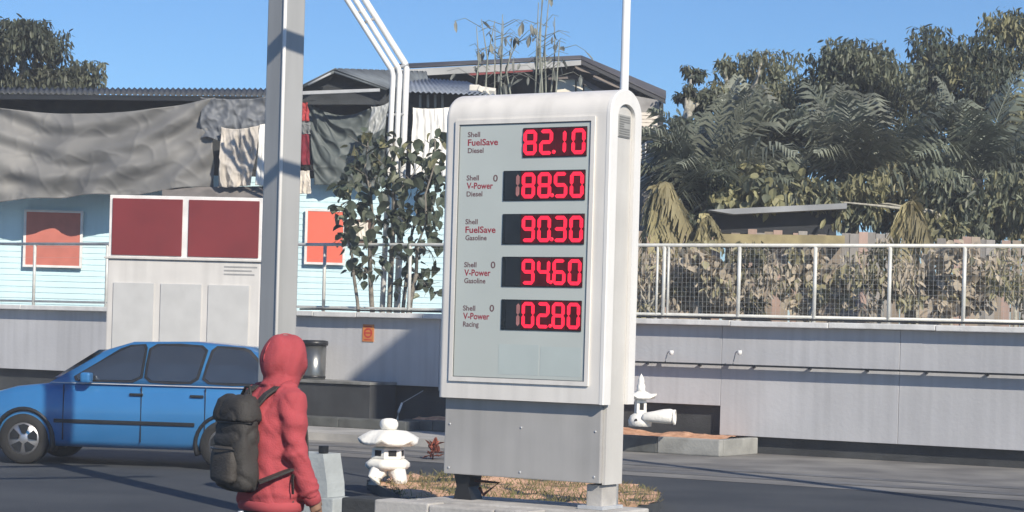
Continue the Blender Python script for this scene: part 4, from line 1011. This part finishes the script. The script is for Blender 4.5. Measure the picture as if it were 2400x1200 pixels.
def palm(lab, px, py, D, n, length, seed, spread=1.0, trunk_r=.12, z0=0.0, mats=(0, 0, 1)):
    b = at(px, py, D); rg = random.Random(seed)
    t = thing('palm_tree', lab, 'palm', (b.x, D, 0)); h = b.z
    pts = [(rg.gauss(0, .04) * (i > 0), rg.gauss(0, .04) * (i > 0), h * i / 6) for i in range(7)]
    MB().tube(pts, [trunk_r * (1.25 - .4 * i / 6) * (1 + .06 * (i % 2)) for i in range(7)], 10).build('trunk', M_bark, t)
    for i in range(n):
        a = 2 * PI * i / n * 2.4 + rg.uniform(-.3, .3); el = rg.uniform(.15, 1.35)
        d = Vector((math.cos(a) * math.cos(el) * spread, math.sin(a) * math.cos(el) * spread, math.sin(el)))
        mb = MB(); frond(mb, (0, 0, h), d, length * rg.uniform(.75, 1.1), rg.uniform(.25, .7) * (1.2 - el * .4), rg)
        mb.build('frond', M_pf[rg.choice(mats)], t)
    return t
palm('bushy feather palm with upright fronds right of the price sign', 1650, 490, 42.6, 36, 2.55, 2, .75, mats=(0, 1, 1))
palm('feather palm with fronds hanging over the dark shed', 1760, 410, 44, 24, 2.1, 8)
palm('feather palm beyond the fence at the right', 2010, 430, 43.5, 28, 2.6, 14)
palm('feather palm nearest the right edge of the picture', 2290, 420, 44, 26, 2.5, 19)
def banana(lab, px, D, seed, leaves):
    rg = random.Random(seed); b = at(px, 720, D); t = thing('dry_banana_plant', lab, 'banana plant', (b.x, D, 0)); O_ = t.location
    h = at(px, leaves[0][1] + 20, D).z
    MB().tube([(0, 0, 0), (.03, 0, h * .5), (0, 0, h)], [.13, .11, .07], 10).build('stem', mat('banana_stem', (.30, .26, .16), .8, var=.3, scale=5), t)
    for (tx, ty, ex, ey, w, mi) in leaves:     # crest point and hanging tip, torn into strips along the midrib
        mb = MB(); p0 = Vector((0, 0, h)); p1 = at(tx, ty, D + rg.uniform(-.5, .2)) - O_; p2 = at(ex, ey, D + rg.uniform(-.6, .2)) - O_; n = 20; mid = []
        for i in range(n + 1):
            u = i / n; q = p0.lerp(p1, u); r_ = p1.lerp(p2, u); mid.append(q.lerp(r_, u) + Vector((rg.gauss(0, .008), 0, .28 * math.sin(PI * u) * (1 - u))))
        mb.tube(mid, [.022 * (1 - .8 * i / n) for i in range(n + 1)], 5)
        ns = 34
        for k in range(ns):
            f = (.12 + .86 * k / ns) * n; i = min(int(f), n - 1); q = mid[i].lerp(mid[i + 1], f - i); tg = (mid[i + 1] - mid[i]).normalized()
            sw = w * 1.35 * math.sin(PI * (.1 + .86 * k / ns)) ** .5
            for sd_ in (-1, 1):
                if rg.random() < .06: continue
                out = (Vector((.55 * sd_, -.55 + .5 * (sd_ > 0), -.45)) + tg * .35 + Vector((rg.gauss(0, .12), rg.gauss(0, .2), rg.gauss(0, .15)))).normalized()
                L_ = sw * rg.uniform(.7, 1.15); wd_ = tg * (.034 + .02 * rg.random()); drop = Vector((0, 0, -L_ * rg.uniform(.3, .7)))
                m_ = q + out * L_ * .55 + drop * .2; e = q + out * L_ + drop
                mb.add([q - wd_ * .6, q + wd_ * .6, m_ + wd_, m_ - wd_, e + wd_ * .3, e - wd_ * .3], [(0, 1, 2, 3), (3, 2, 4, 5)])
        mb.build('leaf', M_pf[mi] if mi >= 0 else mat('khaki_leaf', (.30, .26, .14), .7, var=.3, scale=2, rnd=.3, trans=.25), t)
banana('khaki banana plant drooping over the fence beside the price sign', 1540, 39.5, 3, [(1560, 425, 1640, 575, .30, -1), (1575, 445, 1560, 640, .22, 2), (1530, 440, 1500, 620, .2, -1), (1550, 430, 1600, 640, .28, -1), (1540, 450, 1530, 640, .25, 2), (1520, 470, 1508, 560, .15, 1), (1550, 440, 1625, 600, .3, -1), (1556, 450, 1580, 600, .26, -1)])
banana('cut beige banana stump with dry leaves right of the drooping one', 1650, 39.2, 6, [(1648, 505, 1632, 575, .10, 2), (1662, 515, 1690, 590, .10, 2), (1640, 520, 1640, 690, .12, 2), (1655, 510, 1660, 690, .12, 2), (1668, 530, 1700, 565, .08, 2), (1640, 520, 1610, 680, .12, 2)])
banana('dry banana plant behind the fence near the right edge', 2130, 39.4, 9, [(2130, 470, 2200, 600, .28, -1), (2120, 480, 2060, 620, .24, 2), (2135, 470, 2150, 650, .26, -1), (2120, 480, 2110, 650, .22, -1)])

# ---- broadleaf trees at the right and far left
def tree(lab, px, D, base_r, blobs, seed, n, size, mats=(2, 0, 1), fork=None, bark=M_pbark, slim=True, name='broadleaf_tree'):
    rg = random.Random(seed); b = at(px, 700, D); t = thing(name, lab, 'tree', (b.x, D, 0)); O_ = t.location
    mb = MB(); fk = (at(*fork, D) - O_) if fork else Vector((0, 0, at(px, 420, D).z))
    limb(mb, Vector((0, 0, 0)), fk, base_r, base_r * .75, rg, .02); ends = []
    cents = [(at(x, y, D + rg.uniform(-.8, .8)) - O_, w * D / FPX, h * D / FPX) for x, y, w, h in blobs]
    for c_, w, h in cents: limb(mb, fk, c_, base_r * .6, base_r * .12, rg, .05)
    mb.build('trunk', bark, t)
    crowns = [MB() for _ in mats]; tot = sum(w * h for _, w, h in cents)
    for c_, w, h in cents:
        k = int(n * w * h / tot)
        subs = []
        for _ in range(max(5, int(w * h * 9))):      # clumps inside the blob
            d = Vector((rg.gauss(0, 1), rg.gauss(0, 1), rg.gauss(0, 1))).normalized() * rg.random() ** .4
            subs.append((c_ + Vector((d.x * w, d.y * w * .8, d.z * h)), rg.choice(range(len(mats)))))
        for _ in range(k):
            s_, mi = rg.choice(subs); rr_ = min(.28, .5 * min(w, h))
            cl = lambda s_g: max(-1.5 * s_g, min(1.5 * s_g, rg.gauss(0, s_g)))
            p = s_ + Vector((cl(rr_), cl(rr_), cl(rr_ * .7)))
            if rg.random() < .2: mi = rg.randrange(len(mats))
            add_leaf(crowns[mi], LS if slim else LB, p, size * rg.uniform(.6, 1.3), rg, .95)
    for c_, mi in zip(crowns, mats):
        if c_.f: o = c_.build('crown', M_lf[mi], t); o['kind'] = 'stuff'
    return t
tree('slender tree with forked pale trunk and tufted top right of the sign', 1632, 46, .13, [(1622, 172, 24, 16), (1606, 215, 26, 18), (1650, 235, 36, 24), (1598, 285, 30, 22), (1630, 310, 50, 35)], 21, 3600, .15, (2, 0, 2), (1612, 260))
tree('tall broadleaf tree filling the upper right corner of the view', 1750, 47, .2, [(1745, 175, 55, 45), (1695, 150, 24, 18), (1690, 225, 45, 35), (1785, 145, 45, 32), (1780, 240, 70, 60), (1700, 280, 60, 60), (1845, 190, 70, 70), (1760, 330, 80, 50), (1850, 310, 80, 60)], 22, 9000, .15, (2, 1, 2), (1735, 330))
tree('broad dense tree beyond the fence at the right', 1990, 47, .22, [(1960, 150, 90, 70), (2060, 130, 90, 70), (2000, 230, 110, 80), (1910, 260, 80, 70), (2110, 240, 90, 80), (2000, 330, 120, 70)], 23, 13000, .16, (2, 0, 2), (1990, 360))
tree('broad dense tree at the far right edge', 2290, 47.5, .24, [(2240, 120, 100, 80), (2350, 90, 100, 80), (2300, 210, 120, 90), (2200, 260, 90, 80), (2400, 240, 100, 90), (2300, 330, 130, 70)], 24, 18000, .16, (2, 0, 1), (2290, 360))
tree('light leafy shrub behind the dark shed at the right', 1740, 41.8, .07, [(1740, 420, 60, 40), (1790, 440, 60, 50), (1700, 450, 35, 40), (1850, 430, 60, 50)], 25, 1500, .2, (1, 2, 1), (1740, 470), slim=False, name='shrub')
tree('dark bushy shrub under the feather palm beside the sign', 1600, 42.2, .07, [(1600, 490, 45, 45), (1640, 520, 50, 50), (1690, 440, 45, 60), (1605, 400, 35, 40)], 26, 3400, .16, (0, 2, 0), (1600, 520), name='shrub')
tree('olive shrub behind the fence at the right edge', 2200, 42, .07, [(2000, 470, 70, 60), (2200, 480, 80, 70), (2350, 470, 80, 70), (1900, 470, 60, 50)], 27, 4000, .22, (1, 0, 2), (2200, 500), name='shrub')
tree('dark mango tree behind the house at the far left', 60, 50, .25, [(40, 90, 90, 70), (130, 150, 80, 60), (-30, 170, 90, 80), (60, 200, 100, 50)], 28, 12000, .18, (2, 0, 2), (60, 260), bark=M_bark)
M_lf.append(mat('leaf_dry_tan', (.50, .43, .33), .7, var=.3, scale=3, trans=.3))
M_lf.append(mat('leaf_yellow_green', (.40, .37, .22), .6, var=.3, scale=3, trans=.3))
for i_, (x_, lab_) in enumerate(((1520, 'dry tan bush behind the mesh nearest the price sign'), (1640, 'dry tan bush behind the mesh under the cut stump'), (1760, 'yellow green bush behind the mesh below the dark shed'), (1900, 'dry tan bush behind the mesh right of the dark shed'), (2060, 'yellow green bush behind the mesh toward the right'), (2230, 'dry tan bush behind the mesh far right'), (2380, 'yellow green bush behind the mesh at the right edge'))):
    tree(lab_, x_, 38.4, .05, [(x_ - 40, 650, 50, 45), (x_ + 40, 640, 50, 50), (x_, 600, 45, 30), (x_ + 10, 700, 70, 30)], 60 + i_, 900, .17, ((3, 4, 3), (4, 1, 3))[i_ in (2, 4, 6)], (x_, 720), slim=(i_ % 2 == 0), name='bush')
tree('leafy green tree over the far right fence', 2150, 44.5, .1, [(2060, 420, 90, 70), (2200, 430, 100, 80), (2350, 420, 100, 80), (2150, 520, 120, 50), (2330, 530, 120, 50)], 71, 9000, .17, (2, 1, 4), (2150, 560))
# ---- sparse bamboo clumps in front of the wide gable
def bamboo(lab, stems, D, seed):
    rg = random.Random(seed); b = at(stems[0][0], 215, D); t = thing('bamboo_clump', lab, 'bamboo', (b.x, D, 0)); O_ = t.location
    for (x0, x1, y1, leaves) in stems:
        p0 = at(x0, 230, D + rg.uniform(-.3, .3)) - O_; p1 = at(x1, y1, D + rg.uniform(-.3, .3)) - O_
        pb_ = p0.copy(); pb_.z = 0
        st = MB(); st.tube([pb_, p0, p0.lerp(p1, .5) + Vector((rg.gauss(0, .06), 0, 0)), p1], [.03, .024, .016, .008], 5)
        so = st.build('stem', mat('bamboo_stem', (.24, .25, .20), .6, var=.25, scale=5), t); lm_ = MB()
        for k in range(leaves):
            u = rg.uniform(.15, 1); q = p0.lerp(p1, u); sgn = rg.choice((-1, 1)); ln = rg.uniform(.25, .6)
            e = q + Vector((sgn * ln, rg.gauss(0, .15), rg.uniform(-.05, .2))); lm_.tube([q, q.lerp(e, .6) + Vector((0, 0, .12)), e], [.008, .006, .004], 4)
            for _ in range(1):
                add_leaf(lm_, LS, q.lerp(e, rg.uniform(.3, 1)) + Vector((0, 0, rg.uniform(-.02, .12))), rg.uniform(.16, .34), rg, 1.0)
        if leaves: lm_.build('foliage', mat('grey_green_leaf', (.24, .25, .22), .6, var=.3, scale=4, trans=.2), so)['kind'] = 'stuff'
bamboo('sparse clump of tall thin stems left of the roof apex', [(1112, 1117, 62, 2), (1136, 1128, 45, 4), (1158, 1160, 60, 4), (1175, 1178, 34, 8), (1168, 1180, 50, 5), (1198, 1200, 110, 2), (1180, 1215, 90, 4), (1140, 1160, 48, 3)], 45, 41)
bamboo('taller sparse clump of thin stems nearest the roof apex', [(1255, 1262, 6, 3), (1268, 1275, -30, 6), (1280, 1288, -20, 6), (1262, 1280, 60, 4), (1290, 1300, 40, 3), (1302, 1312, 95, 2), (1272, 1270, 0, 4)], 45, 42)
# ---- dark shed and weathered board fence behind the mesh
sh = thing('dark_shed', 'low dark shed with a flat grey roof edge behind the fence', 'shed', (0, 0, 0))
MB().prism([at(1668, 497, 41), at(1960, 488, 41), at(1960, 555, 41), at(1690, 546, 41)], (0, 2.0, 0)).build('wall', mat('black_shed', (.018, .021, .026), .8, var=.3), sh)
MB().prism([at(1660, 492, 40.6), at(1730, 488, 40.6), at(1985, 476, 40.6), at(1985, 489, 40.6), at(1720, 502, 40.6)], (0, 2.6, 0)).build('roof', mat('grey_shed_roof', (.30, .31, .32), .7, var=.2, scale=1.5), sh)
MB().prism([at(1690, 548, 40.4), at(1980, 552, 40.4), at(1980, 576, 40.4), at(1680, 572, 40.4)], (0, 1.5, 0)).build('bench_top', mat('khaki_board', (.30, .25, .13), .8, var=.2), sh)
bfz = at(1640, 542, 40.9).z
bf = thing('board_fence', 'weathered board fence standing behind the wire mesh right of the sign', 'fence', (0, 0, 0))
rg = random.Random(9); bm_ = MB().bbox(-.085, .085, -.012, .012, 0, 1, .004).mesh('board')
M_bd = [mat('weathered_tan_board', (.34, .28, .22), .85, var=.25, scale=3, rnd=.25, streak=.4), mat('weathered_grey_board', (.30, .28, .26), .85, var=.25, scale=3, rnd=.25, streak=.4), mat('pinkish_board', (.42, .30, .25), .85, var=.2, scale=3, rnd=.2, streak=.3)]
x = at(1440, 640, 40.9).x; xe = at(2470, 640, 40.9).x
while x < xe:
    me = bm_.copy(); o = obj('board', me, rg.choice(M_bd), bf, (x, 40.9 + rg.uniform(-.02, .02), .3)); o.scale = (1, 1, bfz - .3 + rg.uniform(-.12, .08)); o.rotation_euler.y = rg.gauss(0, .012); x += .164
for z in (1.2, 2.4): MB().box(at(1440, 640, 40.9).x, xe, 40.94, 41.0, z, z + .08).build('rail', M_bd[1], bf)

# ================================================================== THE PERSON
PD = 11.3
pc = at(640, 1000, PD)
FACE = math.radians(38)                      # heading: to the right and away from the camera
person_loc = Vector((pc.x, pc.y, 0))
M_skin = mat('brown_skin', (.30, .17, .11), .55, var=.08)
M_hood = mat('coral_red_fleece', (.40, .062, .072), .9, var=.12, scale=5, bump=.25, bscale=120)
M_hood_d = mat('coral_red_rib', (.40, .065, .075), .9, var=.12, scale=5)
M_trs = mat('dark_trousers', (.045, .045, .05), .85, var=.2)
def ell(cx_, cy_, z, rx, ry, n=20, p=2.3):
    out = []
    for j in range(n):
        a = 2 * PI * j / n; c_, s_ = math.cos(a), math.sin(a)
        out.append((cx_ + rx * math.copysign(abs(c_) ** (2 / p), c_), cy_ + ry * math.copysign(abs(s_) ** (2 / p), s_), z))
    return out
def ball(mb, c_, r, n=14):
    prof = [(max(.001, math.sin(PI * i / n)), -math.cos(PI * i / n)) for i in range(n + 1)]
    rings = [[(c_[0] + r[0] * q * math.cos(2 * PI * j / 18), c_[1] + r[1] * q * math.sin(2 * PI * j / 18), c_[2] + r[2] * z) for j in range(18)] for q, z in prof]
    mb.ring_loft(rings)
# x forward, y to the person's left, z up
HEAD = Vector((.075, 0, 1.485))
SHR, ELR, WRR = Vector((.0, -.175, 1.285)), Vector((-.005, -.235, 1.02)), Vector((.10, -.235, .79))
SHL, ELL_, WRL = Vector((.0, .175, 1.285)), Vector((-.06, .235, 1.02)), Vector((.0, .24, .79))
body = MB()
body.ring_loft([ell(.0, 0, z, rx, ry) for z, rx, ry in ((.76, .11, .155), (.88, .105, .14), (1.0, .10, .135), (1.15, .115, .15), (1.26, .105, .165), (1.33, .07, .10))])
body.tube([(.0, 0, 1.28), (.03, 0, 1.36), (.055, 0, 1.43)], [.06, .052, .055], 12)
ball(body, HEAD, (.09, .073, .112))
ball(body, HEAD + Vector((.055, 0, -.06)), (.045, .045, .05))
body.tube([HEAD + Vector((.08, 0, .012)), HEAD + Vector((.103, 0, -.022)), HEAD + Vector((.09, 0, -.03))], [.009, .014, .01], 8)
for sy in (-1, 1):
    ball(body, HEAD + Vector((-.005, sy * .076, -.005)), (.022, .01, .032), 8)
def hand(mb, w, fwd, dn, side):
    """palm and five bent fingers hanging from wrist w"""
    dn = dn.normalized(); fwd = (fwd - dn * fwd.dot(dn)).normalized(); inn = dn.cross(fwd) * side
    for t in range(4):
        f0 = w + dn * .085 + fwd * (.027 - .018 * t); L_ = (.072, .08, .075, .058)[t]
        mb.tube([w + dn * .02 + fwd * (.02 - .012 * t), f0, f0 + dn * L_ * .5 + inn * .012, f0 + dn * L_ * .85 + inn * .035], [.013, .0105, .0095, .008], 7)
    mb.tube([w - dn * .02, w + dn * .03, w + dn * .085], [.026, .032, .030], 10)
    mb.tube([w + dn * .02 + fwd * .02, w + dn * .05 + fwd * .045 + inn * .012, w + dn * .085 + fwd * .05 + inn * .025], [.015, .012, .009], 7)
for S_, E_, W_, sd_ in ((SHR, ELR, WRR, -1), (SHL, ELL_, WRL, 1)):
    body.tube([S_, E_, W_], [.05, .04, .03], 12); hand(body, W_, Vector((1, 0, 0)), (W_ - E_), sd_)
for sy, kx, fx in ((-1, .06, -.10), (1, .10, .28)):
    body.tube([(0, sy * .085, .82), (kx, sy * .09, .45), (fx, sy * .09, .09), (fx + .02, sy * .09, .05)], [.085, .058, .042, .04], 12)
    body.tube([(fx - .05, sy * .09, .045), (fx + .06, sy * .09, .04), (fx + .15, sy * .095, .03)], [.04, .042, .028], 10)
pm = remesh(body, .009, 2)
person = obj('person', pm, M_skin, None, person_loc); person.rotation_euler.z = FACE
tag(person, 'person in a red hoodie with the hood up walking away at the left', 'person')
M_eye = mat('dark_eye', (.02, .015, .012), .2)
for sy in (-1, 1):
    mb = MB(); ball(mb, HEAD + Vector((.080, sy * .031, .012)), (.011, .014, .009), 8); mb.build('eye', M_eye, person)
MB().bbox(HEAD.x + .088, HEAD.x + .1, -.022, .022, HEAD.z - .068, HEAD.z - .060, .003).build('mouth', mat('lip', (.25, .09, .08), .5), person)
# hoodie: torso, sleeves and raised hood as one garment
hd = MB()
hd.ring_loft([ell(cx_, 0, z, rx, ry, 24) for z, cx_, rx, ry in ((.725, .0, .155, .20), (.76, .0, .160, .205), (.85, .0, .158, .20), (1.0, -.005, .150, .192), (1.12, -.01, .150, .198), (1.22, -.01, .140, .205), (1.29, -.0, .115, .185), (1.335, .015, .095, .125), (1.37, .03, .095, .10))])
for S_, E_, W_ in ((SHR, ELR, WRR), (SHL, ELL_, WRL)):
    d = (W_ - E_).normalized()
    hd.tube([S_ + Vector((0, -.06 * math.copysign(1, S_.y), .01)), S_, S_.lerp(E_, .5) + Vector((0, .008 * math.copysign(1, S_.y), 0)), E_, E_.lerp(W_, .5), W_ - d * .03, W_], [.085, .085, .077, .069, .062, .060, .047], 16)
ball(hd, HEAD + Vector((-.012, 0, .008)), (.134, .124, .143))
ball(hd, HEAD + Vector((-.075, 0, -.035)), (.065, .085, .105))
hd.ring_loft([ell(cx_, 0, z, rx, ry, 22) for z, cx_, rx, ry in ((1.30, .01, .105, .13), (1.36, .03, .098, .105), (1.42, .05, .10, .10), (1.48, .06, .11, .112))])
hm = remesh(hd, .011, 3)
def folds(p, n):
    f = 0
    if p.z > 1.36:       # hood: soft creases running round the back and gathering at the neck
        f += .009 * math.sin(34 * (p.z + .35 * p.x) + 7 * nz(p, 5)) * max(0, 1 - (p.z - 1.36) / .16) + .006 * nz(p, 9, 2)
        f += .007 * math.sin(26 * (p.x * 1.2 - p.z * .7) + 4 * nz(p, 4, 5))
    else:
        f += .006 * nz((p.x * 1.4, p.y * 1.4, p.z * .55), 5.5, 3) + .003 * nz(p, 16, 1)
        r1 = 1 - abs(nz((p.x + .5 * p.z, p.y - .4 * p.z, p.z * .45), 7.0, 6)); r2 = 1 - abs(nz((p.x - .6 * p.z, p.y + .5 * p.z, p.z * .5), 9.0, 11))
        f -= .008 * r1 ** 9 + .005 * r2 ** 9
        for S_, E_, W_ in ((SHR, ELR, WRR), (SHL, ELL_, WRL)):
            d = (p - E_).length
            if d < .16: f += .007 * math.sin(70 * p.z + 25 * p.x + 5 * nz(p, 6)) * (1 - d / .16)
            d = (p - W_).length
            if d < .15: f += .008 * math.sin(85 * p.z + 12 * nz(p, 7)) * (1 - d / .15)
            ap_ = S_ + Vector((-.03, -.04 * math.copysign(1, S_.y), -.10)); d = (p - ap_).length
            if d < .18: f += .009 * math.sin(55 * (p.z * .8 + p.y * math.copysign(.7, S_.y)) + 4 * nz(p, 5)) * (1 - d / .18)
        if p.z < .86: f += .008 * math.sin(60 * p.z + 6 * nz(p, 6)) * (1 - (p.z - .72) / .14)
    return p + n * f
displace(hm, folds)
# open the hood at the face
bm = bmesh.new(); bm.from_mesh(hm)
kill = [f for f in bm.faces if (lambda c: c.x > HEAD.x + .072 and abs(c.y) < .085 and HEAD.z - .125 < c.z < HEAD.z + .10)(f.calc_center_median())]
bmesh.ops.delete(bm, geom=kill, context='FACES'); bm.to_mesh(hm); bm.free()
hoodie = obj('hoodie', hm, M_hood, person)
md = hoodie.modifiers.new('thickness', 'SOLIDIFY'); md.thickness = .004; md.offset = -1
mb = MB(); mb.ring_loft([ell(0, 0, z, rx, ry, 28) for z, rx, ry in ((.700, .145, .19), (.705, .152, .197), (.745, .157, .202), (.752, .15, .195))], cap=False); mb.build('hem_band', M_hood_d, hoodie)
for E_, W_ in ((ELR, WRR), (ELL_, WRL)):
    d = (W_ - E_).normalized(); MB().tube([W_ - d * .012, W_ + d * .004, W_ + d * .04, W_ + d * .045], [.046, .048, .044, .036], 16).build('cuff', M_hood_d, hoodie)
# trousers and shoes
tm = MB(); tm.ring_loft([ell(.0, 0, z, rx, ry, 22) for z, rx, ry in ((.66, .12, .17), (.76, .125, .175), (.86, .12, .165), (.9, .115, .155))])
for sy, kx, fx in ((-1, .06, -.10), (1, .10, .28)):
    tm.tube([(0, sy * .085, .80), (0.01, sy * .09, .66), (kx, sy * .09, .45), (fx + .01, sy * .09, .12), (fx, sy * .09, .075)], [.10, .105, .085, .07, .068], 16)
tme = remesh(tm, .012, 3); displace(tme, lambda p, n: p + n * (.006 * nz(p, 9) + .004 * math.sin(50 * p.z + 6 * nz(p, 5)))); obj('trousers', tme, M_trs, person)
for sy, fx in ((-1, -.10), (1, .28)):
    s_ = MB(); s_.tube([(fx - .07, sy * .09, .05), (fx + .0, sy * .09, .058), (fx + .09, sy * .092, .048), (fx + .18, sy * .095, .04)], [.045, .05, .047, .032], 12)
    sm_ = remesh(s_, .01, 2); displace(sm_, lambda p, n: Vector((p.x, p.y, max(.004, p.z)))); obj('shoe', sm_, mat('dark_shoe', (.03, .03, .032), .6), person)
# backpack: worn, a thing of its own
M_bag = mat('charcoal_nylon', (.036, .033, .030), .75, var=.2, scale=6, bump=.3, bscale=90)
bag = thing('backpack', 'charcoal grey backpack worn over the red hoodie', 'backpack', person_loc, FACE)
b1 = MB(); b1.ring_loft([ell(cx_, .015, z, rx, ry, 24, 3.2) for z, cx_, rx, ry in ((.80, -.235, .05, .11), (.82, -.24, .085, .145), (.90, -.25, .10, .155), (1.05, -.252, .098, .155), (1.18, -.245, .09, .15), (1.27, -.225, .07, .13), (1.30, -.21, .04, .09))])
b1m = remesh(b1, .012, 2); displace(b1m, lambda p, n: p + n * (.008 * nz(p, 7, 4) - .016 * (1 - abs(nz((p.x, p.y * .7, p.z * 1.2), 8, 5))) ** 8)); obj('main_bag', b1m, M_bag, bag)
b2 = MB(); b2.ring_loft([ell(-.335, .015, z, rx, ry, 20, 3) for z, rx, ry in ((.845, .03, .09), (.865, .045, .115), (.98, .045, .115), (1.04, .03, .10))]); b2m = remesh(b2, .012, 2); displace(b2m, lambda p, n: p + n * .006 * nz(p, 10)); obj('front_pocket', b2m, mat('brown_grey_nylon', (.05, .044, .038), .75, var=.2, bump=.3, bscale=90), bag)
fl = MB(); fl.ring_loft([ell(-.25, .015, z, rx, ry, 22, 3) for z, rx, ry in ((1.17, .108, .165), (1.22, .106, .162), (1.285, .085, .14), (1.315, .04, .09))]); flm = remesh(fl, .012, 2); displace(flm, lambda p, n: p + n * (.006 * nz(p, 9) - .012 * (1 - abs(nz(p, 9, 5))) ** 8)); obj('top_flap', flm, M_bag, bag)
MB().tube([(-.2, .06, 1.29), (-.19, .02, 1.35), (-.19, -.02, 1.35), (-.2, -.05, 1.29)], .009, 8).build('grab_loop', M_bag, bag)
def strap(mb, pts, w, t=.006):
    pts = [Vector(p) for p in pts]; rings = []
    for i, p in enumerate(pts):
        tg = (pts[min(i + 1, len(pts) - 1)] - pts[max(0, i - 1)]).normalized(); u = Vector((0, 1, 0)) - tg * tg.y; u.normalize(); nn = tg.cross(u)
        rings.append([p + u * a * w + nn * b * t for a, b in ((-.5, -.5), (.5, -.5), (.5, .5), (-.5, .5))])
    mb.ring_loft(rings, smooth=False)
for sy in (-1, 1):
    y = sy * .10
    mb = MB(); strap(mb, [(-.19, y * .8, 1.25), (-.13, y, 1.315), (-.06, y * 1.05, 1.352), (.02, y * 1.05, 1.35), (.09, y * 1.05, 1.30), (.135, y * 1.1, 1.2), (.14, y * 1.3, 1.08), (.09, sy * (.20 if sy < 0 else .16), .98), (-.02, sy * (.222 if sy < 0 else .15), .93), (-.13, sy * (.19 if sy < 0 else .12), .89), (-.2, sy * .15, .86)], .05, .012); mb.build('shoulder_strap', M_bag, bag)
    mb = MB(); strap(mb, [(-.01, sy * .228, .935), (-.02, sy * .232, .87), (-.015, sy * .235, .80)], .022, .004); mb.build('loose_strap_end', M_bag, bag)

for z_, r_ in ((1.165, .004), (1.045, .004)):
    MB().tube([(-.25 - .10 * math.cos(a) * (1 if z_ > 1.1 else .95), .015 + .165 * math.sin(a) * (1 if z_ > 1.1 else .72), z_) if z_ > 1.1 else (-.34 - .045 * math.cos(a), .015 + .118 * math.sin(a), z_ - .02) for a in [PI * (-.5 + k / 12) for k in range(13)]], r_, 5).build('zip', M_black, bag)
bag.scale = (.85, 1, 1)

sc_ = HEAD + Vector((-.012, 0, .008)); sp_ = []
for k in range(19):
    a = math.radians(35 + 150 * k / 18); sp_.append(sc_ + Vector((.134 * math.cos(a) * .982, 0, .143 * math.sin(a) * .982)))
MB().tube(sp_, .0035, 5).build('seam', M_hood_d, hoodie)

# ================================================================== AIR
mb = MB(); mb.box(-70, 70, -8, 72, -1.0, 16.5)
hz = mb.build('haze', None); hz['kind'] = 'stuff'
hm_ = bpy.data.materials.new('thin_haze'); hm_.use_nodes = True; n_ = hm_.node_tree.nodes
n_.remove(n_['Principled BSDF']); pv = n_.new('ShaderNodeVolumePrincipled')
pv.inputs['Color'].default_value = (.92, .95, 1, 1); pv.inputs['Density'].default_value = 0.0018; pv.inputs['Anisotropy'].default_value = 0.0
hm_.node_tree.links.new(pv.outputs['Volume'], n_['Material Output'].inputs['Volume']); hz.data.materials.append(hm_)
